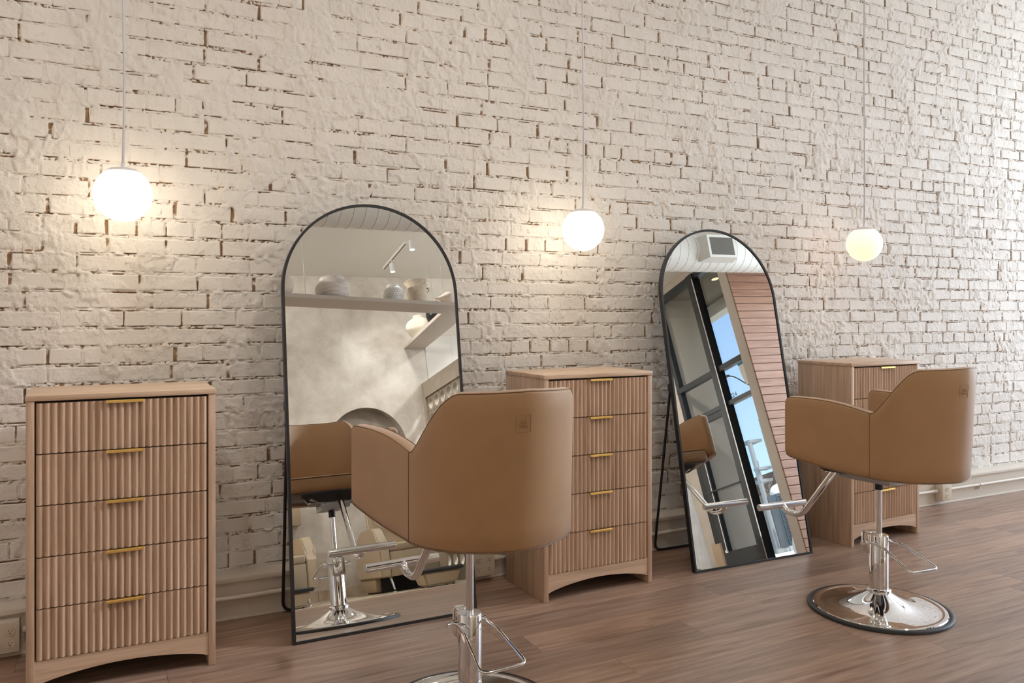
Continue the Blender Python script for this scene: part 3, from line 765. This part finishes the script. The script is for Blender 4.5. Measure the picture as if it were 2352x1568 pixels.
    bm_ = MB().lathe([(.0, -.004), (.007, -.004), (.007, .004), (.004, .006), (.0, .006)], 8, cap=False).mesh('bolt', M_CHROME, 40)
    for yy in (-.21, -.115, -.05, .05, .115, .21): link('bolt', bm_, None, t, loc=(.161 if abs(yy) < .1 else .175, yy*.72, .616 if abs(yy) < .1 else .640))
    # T footrest
    j = fillet([(.15, 0, .655), (.232, 0, .652), (.495, 0, .330), (.60, 0, .330), (.633, 0, .362)], .075, 8)
    fe = empty('footrest', (0, 0, 0), foot_rot); fe.parent = t
    MB().tube(j, .0160, 16).build('tube', M_CHROME, fe, 60)
    bl = .163; rb = .0185
    MB().lathe([(.0, -bl), (rb-.002, -bl), (rb, -bl+.002), (rb, bl-.002), (rb-.002, bl), (.0, bl)], 24, (.633, 0, .358), axis='y', cap=False).build('bar', M_CHROME, fe, 40)
    # lift
    MB().lathe([(.0137, .345), (.0137, .605)], 24, (0, 0, 0)).build('pole', M_CHROME, t, 40)
    MB().lathe([(.0185, .566), (.0185, .606)], 24).build('pole_sleeve', M_PLASTIC, t, 40)
    col = MB().lathe([(.0425, .09), (.0425, .349), (.0405, .353), (.018, .354)], 40).build('pump_column', M_CHROME, t, 40)
    k = empty('pump', (0, 0, 0), pump_rot); k.parent = t
    bx = MB().box((.030, -.033, .255), (.078, .033, .350), .006); bx.build('pump_housing', M_CHROME, k, 35)
    MB().box((.036, -.031, .350), (.076, .031, .356), .002).build('housing_cap', M_CHROME, k)
    MB().lathe([(.0065, -.068), (.0065, .068)], 12, (.030, 0, .312), axis='y').lathe([(.010, -.074), (.010, -.062)], 12, (.030, 0, .312), axis='y').lathe([(.010, .062), (.010, .074)], 12, (.030, 0, .312), axis='y').build('pivot', M_CHROME, k, 40)
    pts = [(.030, .056, .312), (-.02, .056, .322), (-.09, .062, .316), (-.258, .084, .254), (-.258, -.084, .254), (-.09, -.062, .316), (-.02, -.056, .322), (.030, -.056, .312)]
    lv = smooth_curve(pts[:3], 6)[:-1]+fillet([pts[2], pts[3], pts[4], pts[5]], .028, 8)+smooth_curve(pts[5:], 6)[1:]
    MB().tube(lv, .0056, 12).build('pump_lever', M_CHROME, k, 60)
    # round base
    bs = MB().lathe([(.3206, .0), (.3206, .009), (.316, .013), (.298, .0145), (.294, .011)], 72, cap=False).build('base_rim', M_RUBBER, t, 50)
    pr = [(.297, .012), (.293, .0175), (.277, .0185), (.270, .0155)]
    for i in range(1, 25):
        f = i/24; r = .270+(.052-.270)*f; pr.append((r, .0155+.074*(f**2.1)*.92))
    pr += [(.052, .088), (.054, .090), (.054, .097), (.049, .101), (.0425, .1015)]
    MB().lathe(pr, 96, cap=False).build('base', M_CHROME, t, 28)
    return t
make_chair((1.1542, 2.6073, 0), 1.6043, 0.0, .01, 'tan salon chair before the left mirror, its broad back in the centre of the view')
make_chair((3.2901, 2.6457, 0), 1.6351, -.15, -.095, 'tan salon chair at the right with its round chrome base in full view')

# ------------------------------------------------------------------ globe pendants
def pendant(x, y, z, m, label, wig):
    t = tag(empty('pendant_lamp', (x, y, z)), label, 'pendant lamp', 'opal globe pendants on white cords')
    R = .112
    pr = [(R*math.sin(a), -R*math.cos(a)) for a in np.linspace(.02, PI-.62, 30)]
    MB().lathe([(0, -R)]+pr, 40, cap=False).build('globe', m, t, 180)
    c0 = -R*math.cos(PI-.62); r0 = R*math.sin(.62)
    MB().lathe([(r0*1.03, c0-.004), (r0*1.03, c0+.001), (r0*.8, c0+.012), (r0*.35, c0+.0185), (.0, c0+.020)], 36, cap=False).build('cap', M_CAP, t, 50)
    MB().lathe([(.0085, c0+.018), (.0085, c0+.034), (.005, c0+.036)], 16).build('stem', M_CAP, t, 40)
    h = CEIL-z; pts = []
    for i in range(25):
        f = i/24; pts.append((wig*math.sin(f*9)*.006*(1-f), wig*math.cos(f*7)*.004*f*(1-f), c0+.03+(h-c0-.03)*f))
    MB().tube(smooth_curve(pts, 3), .0052 if wig > .8 else .0046, 8).build('cord', M_CORD, t, 60)
    MB().lathe([(.055, h-.022), (.060, h-.018), (.060, h)], 24).build('ceiling_rose', M_CAP, t, 40)
    return t
pendant(.083, 3.708, 1.890, M_GLOBE, 'lit white globe pendant hanging above the left dresser', 1.0)
pendant(2.285, 3.678, 1.845, M_GLOBE, 'lit white globe pendant hanging above the middle dresser', .8)
pendant(4.438, 3.680, 1.853, M_GLOBE3, 'cream tinted dimmer globe pendant above the far right dresser', .6)

# ------------------------------------------------------------------ conduit and outlet boxes
cd = tag(empty('conduit', (0, 3.872, .107)), 'painted metal conduit running low along the brick wall', 'conduit')
for a, b in ((-1.4, -.43), (-.275, 1.695), (1.855, 5.425), (5.56, 8.6)):
    MB().lathe([(.0105, a), (.0105, b)], 16, axis='x').build('pipe', M_PIPE, cd, 40)
for a in (-.27, 1.86, 5.41): MB().lathe([(.0145, a-.012), (.0145, a+.016), (.0125, a+.020)], 16, axis='x').lathe([(.003, -.016), (.003, -.008)], 8, (a+.006, 0, 0), axis='z').build('connector', M_PIPE, cd, 40)
for x in (.9, 3.0, 5.93, 7.4):
    MB().lathe([(.0135, x-.009), (.0135, x+.009)], 16, axis='x').box((x-.008, -.003, -.034), (x+.008, .024, -.010)).build('strap', M_PIPE, cd, 40)
def outlet_box(x0, w, cols, label):
    y0, z0, h, dp = 3.832, .036, .122, .062
    t = tag(empty('outlet_box', (x0, y0, z0)), label, 'outlet box', 'painted outlet boxes on the conduit')
    MB().box((0, .004, 0), (w, dp, h), .004).build('box', M_TRIM, t)
    MB().box((-.001, 0, -.001), (w+.001, .005, h+.001), .002).build('cover', M_SEAT_GREY, t)
    for c in range(cols):
        cx = w*(c+.5)/cols if cols > 1 else w/2
        for cz in (h*.30, h*.70):
            pts = []
            for i in range(24):
                a = 2*PI*i/24; px, pz = .0172*math.cos(a), .0172*math.sin(a); pts.append((cx+px, -.0005, cz+max(-.0140, min(.0140, pz))))
            rc = MB().prism(pts, (0, -.003, 0)).build('receptacle', M_SEAT_GREY, t, 30)
            MB().box((cx-.0072, -.0042, cz), (cx-.0050, -.0030, cz+.0075)).box((cx+.0050, -.0042, cz+.001), (cx+.0072, -.0030, cz+.0068)).lathe([(.0026, -.0042), (.0026, -.003)], 10, (cx, 0, cz-.0065), axis='y').build('slot', M_SLOT, rc, None)
        for cz in (h*.03+.006, h*.97-.006): MB().lathe([(.0032, -.0022), (.0032, .0)], 10, (cx, 0, cz), axis='y').build('screw', M_PIPE, t, 40)
    return t
outlet_box(-.415, .122, 2, 'painted four socket outlet box at the lower left edge, beside the left dresser')
outlet_box(1.716, .122, 2, 'painted four socket outlet box behind the first mirror, left of the middle dresser')
outlet_box(5.440, .100, 1, 'painted two socket outlet box right of the far dresser')

# ------------------------------------------------------------------ what the mirrors show: duct, one track, shelf, pots, wash units; plus added fill tracks
def duct():
    t = tag(empty('duct', (0, .38, 3.56)), 'white painted spiral air duct under the ceiling', 'duct')
    r = .215
    MB().lathe([(r, -2.9), (r, 8.7)], 48, axis='x').build('pipe', M_DUCT, t, 40)
    p = .1155; n = int(11.5/p)*24; pts = [(-2.85+p*i/24, r*1.002*math.cos(2*PI*i/24), r*1.002*math.sin(2*PI*i/24)) for i in range(n)]
    MB().tube(pts, .0028, 4).build('seam', M_SEAM, t, 60)
    for x in (-2.2, .2, 2.9, 5.1, 7.9): MB().tube([(x, 0, r-.01), (x, 0, .49)], .004, 6).build('hanger', M_GALV, t, 60)
    v = empty('air_vent', (6.20, 0, -.012)); v.parent = t; v['label'] = 'boxed vent with grey grille'
    # the box stands out of the duct towards the brick wall and down
    R = Matrix.Rotation(math.radians(-8), 4, 'X')
    def Q(x, a, b): return R @ Vector((x, a, b))
    w0, w1, h0 = .20, .16, .115
    b = MB(); rr = [[Q(-.24, .16, -.15), Q(.24, .16, -.15), Q(.24, .16, .15), Q(-.24, .16, .15)], [Q(-.195, .315, -.135), Q(.195, .315, -.135), Q(.195, .315, .135), Q(-.195, .315, .135)],
          [Q(-.165, .315, -.105), Q(.165, .315, -.105), Q(.165, .315, .105), Q(-.165, .315, .105)], [Q(-.165, .305, -.105), Q(.165, .305, -.105), Q(.165, .305, .105), Q(-.165, .305, .105)]]
    b.rings(rr); b.build('housing', M_DUCT, v, 20)
    MB().prism([Q(-.164, .307, -.104), Q(.164, .307, -.104), Q(.164, .307, .104), Q(-.164, .307, .104)], Q(0, .001, 0)).build('grille_back', M_SLOT, v)
    for i in range(28):
        x = -.159+.318*i/27; MB().prism([Q(x-.0028, .308, -.104), Q(x+.0028, .308, -.104), Q(x+.0028, .308, .104), Q(x-.0028, .308, .104)], Q(0, .005, 0)).build('slat', M_GRILLE, v, None)
    return t
duct()
def track(x, y0, y1, heads, label, on=True):
    t = tag(empty('track_light', (x, (y0+y1)/2, CEIL)), label, 'track light', 'ceiling track lights')
    cy = (y0+y1)/2
    MB().box((-.018, y0-cy, -.032), (.018, y1-cy, 0), .002).build('track', M_WHITE, t); MB().box((-.006, y0-cy+.01, -.0335), (.006, y1-cy-.01, -.031)).build('groove', M_SLOT, t)
    for (hy, aim, en, col, ang) in heads:
        o = Vector((0, hy-cy, -.075)); d = (Vector(aim)-Vector((x, hy, CEIL-.13))).normalized(); q = d.to_track_quat('Z', 'Y').to_matrix()
        hd = MB(); ring = lambda r, s: [o+Vector((0,0,-.055))+q @ Vector((r*math.cos(2*PI*i/20), r*math.sin(2*PI*i/20), s)) for i in range(20)]
        hd.rings([ring(.030, -.06), ring(.036, -.055), ring(.036, .06), ring(.031, .06), ring(.031, .045)], cap1=False); hd.lathe([(.008, -.10), (.008, -.03)], 10, (0, hy-cy, 0)); h = hd.build('lamp_head', M_WHITE, t, 40)
        ln = MB(); ln.rings([ring(.031, .046), ring(.0305, .047)]); ln.build('lens', M_SPOTLENS, h, None)
        w = Vector((x, cy, CEIL))+o+Vector((0,0,-.055))+d*.075
        if en: light('spot_lamp', 'SPOT', w, en, col, aim=aim, spot_size=math.radians(ang), spot_blend=.9, shadow_soft_size=.12)
    return t
WARM, NEUT, COOL = (1.0, .925, .835), (1.0, .97, .935), (.94, .94, 1.0)
track(3.38, -2.42, -1.52, [(-2.09, (3.36, -2.10, 0), 75, NEUT, 120), (-1.337, (3.36, -1.34, 0), 75, NEUT, 120)], 'white ceiling track with two lit spots above the hanging shelf')
track(-1.3, -1.6, -.4, [(-1.4, (1.6, -2.8, 2.1), 230, WARM, 130), (-.7, (2.4, -2.8, 2.6), 230, WARM, 120)], 'added fill light track near the left wall, out of view')  # unseen track, added to brighten the plaster wall
track(5.3, -1.6, -.4, [(-1.4, (4.9, -2.8, 1.5), 900, NEUT, 66), (-.7, (5.6, -2.8, 2.0), 200, NEUT, 140)], 'added fill light track over the space by the street door, out of view')  # unseen track, added to brighten the wall behind the pierced blocks
for tx, lb, c0, e in ((-.5, 'before the left dresser', WARM, 1.0), (1.6, 'between the first mirror and middle dresser', WARM, 1.0), (3.7, 'before the second mirror', NEUT, .55), (5.8, 'past the far dresser', NEUT, .12)):  # unseen tracks, added as fill for the brick wall and chairs
    track(tx, .75, 2.65, [(.95, (tx-.45, 4.0, 2.6), 25*e, c0, 128), (1.25, (tx+.45, 4.0, 2.6), 25*e, c0, 128), (2.5, (tx+.3, 3.5, 0), 24*e, c0, 120)], 'added fill light track over the chairs, '+lb+', out of view')
track(6.3, .9, 2.3, [(1.2, (1.75, 2.5, .75), 300, COOL, 18), (1.6, (.1, 3.35, .62), 620, COOL, 20), (2.0, (2.3, 3.4, .6), 260, COOL, 18)], 'added track near the street window with narrow cool fill spots, out of view')  # unseen spots, added in place of cool daylight from the right
# hanging shelf
sf = tag(empty('hanging_shelf', (0, 0, 3.03)), 'long beige shelf hung on thin cables below the ceiling, turning back to the wall', 'shelf')
def fy(x): return -.72-.13*(x-1.7)
def by(x): return -1.02-.13*(x-1.7)
XE = 3.975
MB().prism([(-1.6, fy(-1.6), 0), (XE, fy(XE), 0), (XE, by(XE), 0), (-1.6, by(-1.6), 0)], (0, 0, .042)).build('front_beam', M_BEIGE, sf)
MB().prism([(3.63, by(3.63)-.001, .0005), (XE, by(XE)-.001, .0005), (XE, Y_FRONT, .0005), (3.68, Y_FRONT, .0005)], (0, 0, .041)).build('side_beam', M_BEIGE, sf)
for x, yy, lb in ((-.8, -.6, 'thin steel cable holding the hanging shelf near its far left end'), (1.95, -.88, 'thin steel cable on the hanging shelf, between the pink pot and the wide pot'), (3.62, -1.12, 'thin steel cable on the hanging shelf beside the shell ornament'), (3.93, -2.2, 'thin steel cable on the side arm of the hanging shelf')):
    o = MB().tube([(0, 0, 0), (0, 0, CEIL-3.0725)], .0022, 6).build('shelf_cable', M_GALV, None, 60, loc=(x, yy, 3.0725)); tag(o, lb, 'cable', 'cables of the hanging shelf')
tag(MB().tube([(4.02, -2.0, 3.0), (4.02, -2.0, 2.541)], .0022, 6).build('hanging_wire', M_GALV), 'thin wire hanging down to the pierced partition', 'wire')
ZS_ = 3.079
def pot(name, x, y, prof, m, label, extra=None, z=ZS_):
    t = tag(empty(name, (x, y, z)), label, 'pot', 'clay pots on the hanging shelf')
    b = MB().lathe(smooth_prof(prof), 40, cap=False).build('body', m, t, 60)
    if extra: extra(t, b)
    return t
def smooth_prof(pr, n=6):
    q = smooth_curve([(r, z, 0) for r, z in pr], n); return [(max(0, v.x), v.y) for v in q]
pot('round_pot', 1.655, -.87, [(0, 0), (.09, 0), (.155, .055), (.172, .12), (.155, .185), (.10, .235), (.07, .25), (.05, .24)], M_POT_P, 'pale pink round pot cut by the left mirror edge, on the shelf')
pot('wide_pot', 2.258, -.945, [(0, 0), (.10, 0), (.165, .045), (.190, .115), (.170, .175), (.128, .205), (.122, .215), (.132, .235), (.122, .237), (.108, .215)], M_POT_W, 'wide squat white washed pot with a rolled rim on the shelf')
def studs(t, b):
    s = MB()
    for j, (z, r) in enumerate(((.055,.102),(.075,.110),(.100,.115),(.125,.114),(.150,.103))):
        for i in range(26):
            a = 2*PI*(i+.5*(j % 2))/26; s.sphere((r*math.cos(a), r*math.sin(a), z), .0065, 6, 4)
    tag(s.build('studs', M_POT_W, b, 60), kind='stuff')
pot('studded_pot', 2.97, -1.035, [(0, 0), (.055, 0), (.090, .035), (.114, .095), (.108, .145), (.075, .180), (.066, .186), (.070, .203), (.062, .205), (.05, .18)], M_WHITE, 'small white pot covered in rows of raised dots', studs)
def ears(t, b):
    for sg in (-1, 1):
        MB().tube(smooth_curve([(sg*.104, .05, .175), (sg*.124, .06, .165), (sg*.124, .06, .140), (sg*.106, .05, .128)], 5), .010, 8).build('handle', M_POT_J, b, 60)
pot('eared_jar', 3.272, -1.075, [(0, 0), (.085, 0), (.105, .05), (.118, .13), (.112, .19), (.110, .215), (.128, .250), (.140, .262), (.135, .270), (.118, .262), (.10, .22)], M_POT_J, 'tall aged clay jar with two small ears and flared rim', ears)
pot('cream_pot', 3.79, -2.45, [(0, 0), (.075, 0), (.155, .08), (.172, .15), (.150, .215), (.085, .262), (.068, .270), (.072, .297), (.062, .300), (.05, .26)], M_POT_C, 'round cream pot with a short neck on the side arm of the shelf')
pot('black_pot', 3.83, -1.90, [(0, 0), (.08, 0), (.13, .09), (.138, .16), (.11, .23), (.07, .26), (.06, .25)], M_POT_K, 'glossy black pot on the side arm of the shelf')
t = tag(empty('shell_ornament', (3.57, -1.10, ZS_)), 'pale shell shaped ornament lying at the shelf corner', 'ornament')
MB().lathe(smooth_prof([(.012, -.10), (.022, -.06), (.035, -.03), (.075, .03), (.08, .08), (.03, .13), (0, .14)]), 20, (.03, 0, .08), axis='x', cap=False).build('body', M_POT_P, t, 60)
MB().tube(smooth_curve([(-.17, .02, .012), (-.10, .03, .03), (-.03, .01, .028), (.05, -.01, .03)], 5), [.008]*6+[.012]*10, 8).build('twig', M_BARK, t, 60)
t = tag(empty('bulb_ornament', (3.447, -1.17, ZS_)), 'small white bulb on a thin stem behind the clay jar', 'ornament')
MB().lathe([(.03, 0), (.03, .006), (.0, .007)], 16, cap=False).tube([(0,0,.006), (-.012, 0, .255)], .0025, 6).build('stem', M_WHITE, t, 50); MB().sphere((-.012, 0, .272), .038, 20, 12, (1, 1, .75)).build('bulb', M_WHITE, t, 60)
# wash units: seat, arms, body, basin, chrome feet, and the padded stool before each
def wash_unit(x, label):
    t = tag(empty('wash_chair', (x, -2.05, 0)), label, 'wash chair', 'sand coloured wash chairs by the plaster wall')
    W = .78
    arm = [(0, .40, .165), (0, .40, .46), (0, .36, .56), (0, .24, .60), (0, .10, .66), (0, -.10, .705), (0, -.30, .70), (0, -.50, .60), (0, -.55, .40), (0, -.55, .165)]
    arm = [(0, .38, .165), (0, .38, .445), (0, .355, .475), (0, .30, .53), (0, .24, .63), (0, .17, .69), (0, .08, .705), (0, -.30, .705), (0, -.55, .60), (0, -.55, .165)]
    for ax in (0, W-.11):
        b = MB().prism([(ax, v, z) for _, v, z in arm], (.11, 0, 0)); bmesh.ops.bevel(b.bm, geom=list(b.bm.edges), offset=.012, segments=2, affect='EDGES'); b.build('arm', M_WASH, t, 40)
    MB().box((.112, -.52, .165), (W-.112, .372, .43), .012).build('body', M_WASH, t); MB().box((.115, -.30, .43), (W-.115, .375, .515), .022, 3).build('seat', M_WASH, t)
    bk = MB(); bk.prism([(.12, -.30, .50), (.12, -.42, .98), (.12, -.50, .98), (.12, -.40, .50)], (W-.24, 0, 0)); bmesh.ops.bevel(bk.bm, geom=list(bk.bm.edges), offset=.02, segments=2, affect='EDGES'); bk.build('backrest', M_WASH, t, 40)
    MB().box((.03, -.55, .02), (.09, .02, .165), .004).box((W-.09, -.55, .02), (W-.03, .02, .165), .004).build('plinth', M_WASH_S, t); MB().box((.09, -.5, .0), (W-.09, .0, .165)).build('recess', M_PLASTIC, t)
    for fx in (.12, W-.12): MB().tube([(fx, .30, .165), (fx+.02, .35, .03)], [.016, .012], 10).lathe([(.024, 0), (.024, .010), (.012, .016)], 14, (fx+.02, .35, .002)).build('foot', M_CHROME, t, 40)
    bz = .70; bw = MB().lathe(smooth_prof([(.03, -.17), (.12, -.16), (.21, -.06), (.235, .03), (.25, .05), (.24, .06), (.21, .03), (.12, -.12), (.0, -.15)]), 36, cap=False)
    for v in bw.bm.verts: v.co = Matrix.Rotation(math.radians(12), 3, 'X') @ v.co; v.co += Vector((W/2, -.48, bz+.14))
    bw.build('basin', M_CERAMIC, t, 60)
    MB().box((W/2-.17, -.70, 0), (W/2+.17, -.45, bz-.03), .02).build('pedestal', M_CERAMIC, t)
    return t
wash_unit(1.275, 'sand wash chair at the left side of the first mirror')
wash_unit(2.735, 'sand wash chair with white basin beside the pierced partition')
def stool(x, y, w, label):
    t = tag(empty('footstool', (x, y, 0)), label, 'footstool', 'sand footstools with black tops')
    d = .34; b = MB(); b.rings([[(-w/2+.05, -d/2+.03, .012), (w/2-.05, -d/2+.03, .012), (w/2-.05, d/2-.03, .012), (-w/2+.05, d/2-.03, .012)], [(-w/2, -d/2, .155), (w/2, -d/2, .155), (w/2, d/2, .155), (-w/2, d/2, .155)]])
    bmesh.ops.bevel(b.bm, geom=list(b.bm.edges), offset=.02, segments=2, affect='EDGES'); b.build('body', M_WASH, t, 40)
    MB().box((-w/2-.025, -d/2-.02, .150), (w/2+.025, d/2+.02, .190), .018, 3).build('top', M_RUBBER, t)
    for sx in (-1, 1):
        for sy in (-1, 1): MB().lathe([(.014, 0), (.014, .02)], 10, (sx*(w/2-.08), sy*.1, 0)).build('foot', M_PLASTIC, t)
stool(1.665, -1.42, .44, 'footstool with black top before the wash chair at the first mirror\'s left side')
stool(3.265, -1.42, .44, 'footstool with black top before the wash chair by the partition')
ob = tag(empty('wall_outlet', (2.27, Y_FRONT, .545)), 'white socket plate on the plaster wall beside the wash chair', 'outlet')
MB().box((-.035, .0, -.057), (.035, .006, .057), .002).build('plate', M_PLATE, ob)
for dz in (-.02, .02): MB().box((-.008, .0055, dz-.004), (-.005, .007, dz+.006)).box((.005, .0055, dz-.004), (.008, .007, dz+.006)).lathe([(.003, .0055), (.003, .007)], 8, (0, 0, dz-.010), axis='y').build('slot', M_SLOT, ob, None)

# ------------------------------------------------------------------ by the door and outside
t = tag(empty('smoke_detector', (6.55, -.48, CEIL)), 'round white detector on the ceiling near the street door', 'smoke detector')
MB().lathe([(.07, 0), (.07, -.03), (.05, -.045), (0, -.045)], 28, cap=False).build('body', M_WHITE, t, 40)
t = tag(empty('wall_film', (6.30, -1.44, 0)), 'crinkled white protective film standing low beside the door', 'plastic film')
MB().prism([(0, -.02, 0), (0, .31, 0), (0, .28, .70), (0, .24, 1.12), (0, .10, 1.30), (0, -.02, 1.36)], (.012, 0, 0)).build('sheet', M_FILM, t, None); MB().tube([(.006, -.02, .0), (.006, -.02, 1.36)], .012, 8).build('roll', M_FILM, t)
tag(MB().box((6.62, -1.47, .0), (6.65, -1.30, .41)).build('plywood_board', M_PLY), 'small pale board leaning upright by the door frame', 'board')
t = tag(empty('paper_sheet', (X_DOOR+.044, 0, 0)), 'white paper taped on the transom pane with blue tape', 'paper')
MB().prism([(0, -.565, 2.47), (0, -.43, 2.47), (0, -.43, 2.205), (0, -.515, 2.19), (0, -.56, 2.36)], (.0015, 0, 0)).build('sheet', M_PAPER, t, None); MB().box((-.0015, -.575, 2.462), (.0, -.425, 2.492)).build('tape', M_TAPE, t)
sg = tag(empty('street_board', (12.0, -6.27, ground(12))), 'slate board lettered WASHINGTON standing on the pavement outside', 'sign board')
MB().box((0, -.25, .08), (.06, .25, 1.15), .008).build('panel', M_SIGN, sg); MB().box((-.006, .035, .12), (.0, .047, 1.12)).box((-.006, -.235, .12), (.0, -.225, 1.12)).build('rule', M_SIGNL, sg)
MB().box((-.16, -.22, -.012), (.22, -.17, .09)).box((-.16, .17, -.012), (.22, .22, .09)).build('foot', M_GALV, sg)
tx = text_obj('lettering', 'WASHINGTON', .135, M_SIGNL, sg, .002)
tx.rotation_euler = Matrix(((0,0,-1),(0,1,0),(1,0,0))).to_euler(); tx.location = (-.003, .135, .63)
pl_ = tag(empty('street_pole', (12.6, -7.28, ground(12.6))), 'galvanised pole with brackets standing outside the door', 'pole')
MB().tube([(0, 0, -.02), (0, 0, 2.48)], .055, 14).build('pole', M_GALV, pl_, 50); MB().box((-.10, -.10, -.02), (.10, .10, .06)).build('base', M_GALV, pl_)
MB().tube([(.3, -.28, 1.5), (.3, -.28, 2.05)], .03, 10).build('side_tube', M_GALV, pl_, 50)
for z, y1 in ((1.78, .12), (2.42, -.30), (1.52, -.30)): MB().box((-.04, min(-.06, y1), z), (.32, max(.06, y1), z+.06)).build('bracket', M_GALV, pl_)
bn = tag(empty('banner', (12.95, -7.16, ground(12.95))), 'narrow blue and orange banner on a thin mast outside', 'banner')
MB().tube([(0, 0, -.02), (0, 0, 2.9)], .018, 8).build('mast', M_GALV, bn, 50); MB().box((-.008, .02, 1.72), (.008, .17, 2.8)).box((-.008, .02, 1.15), (.008, .17, 1.50)).build('blue_cloth', M_BLUE, bn); MB().box((-.008, .02, 1.50), (.008, .17, 1.72)).build('orange_cloth', M_ORANGE, bn)
bl_ = tag(empty('bollard', (12.45, -6.60, ground(12.45))), 'white round topped bollard behind the slate board', 'bollard')
MB().lathe(smooth_prof([(.20, 0), (.20, .6), (.21, 1.10), (.19, 1.24), (.12, 1.33), (0, 1.37)]), 28, cap=False).build('body', M_WHITE, bl_, 50)
sk = tag(empty('white_sack', (9.3, -2.80, ground(9.3))), 'crumpled white sack standing on the pavement just outside the door', 'sack')
MB().lathe(smooth_prof([(.0, -.01), (.15, .0), (.19, .10), (.16, .26), (.12, .38), (.15, .50), (.08, .56), (.0, .55)]), 20, cap=False).build('body', M_PAPER, sk, 60)
cb = tag(empty('street_cable', (7.2, -.80, 2.39)), 'black cable looping outside the transom pane', 'cable')
MB().tube(smooth_curve([(0, -.22, .08), (0, -.11, .045), (0, .0, -.035), (0, .09, -.115), (0, .18, -.185), (0, .24, -.26)], 6), .008, 8).build('cord', M_BLACK, cb, 60); MB().lathe([(.014, -.24), (.020, -.21), (.010, -.17)], 10, (0, .0, .08), axis='y').build('plug', M_GALV, cb, 50)
hs = tag(empty('shop_building', (22, -16.5, .30)), 'low building with brown shingle roof across the street', 'building')
MB().box((0, -5, 0), (6, 5, 2.65)).build('wall', M_STUCCO, hs); MB().prism([(-.3, -5.3, 2.65), (-.3, 5.3, 2.65), (-.3, 4.2, 3.3), (-.3, -4.2, 3.3)], (6.6, 0, 0)).build('roof', M_ROOF, hs)
for yy in (-3, 0, 3): f = MB().box((-.06, yy-.7, .9), (.0, yy+.7, 2.1)).build('window', M_ALU, hs); MB().box((-.07, yy-.62, .98), (-.055, yy+.62, 2.02)).build('pane', M_GLASS, f)
def tree(x, y, h, seed, label):
    r = random.Random(seed); t = tag(empty('bare_tree', (x, y, .36)), label, 'tree')
    MB().tube([(0,0,0), (.05,0,h*.5), (0,.05,h*.75)], [.07,.05,.025], 8).build('trunk', M_BARK, t, 60)
    b = MB()
    for i in range(30):
        z0 = h*r.uniform(.4, .75); a = r.uniform(0, 2*PI); l = r.uniform(.5, 1.2)*h*.28; p = [(0,0,z0)]; d = Vector((math.cos(a)*.7, math.sin(a)*.7, .8))
        for k in range(4): d = d+Vector((r.uniform(-.4,.4), r.uniform(-.4,.4), r.uniform(-.1,.3))); p.append(tuple(Vector(p[-1])+d.normalized()*l/4))
        b.tube(p, [.012,.010,.008,.005,.003], 5)
    tag(b.build('branches', M_BARK, t, None), kind='stuff')
tree(18.0, -13.35, 3.0, 3, 'bare leafless tree on the far side of the street')
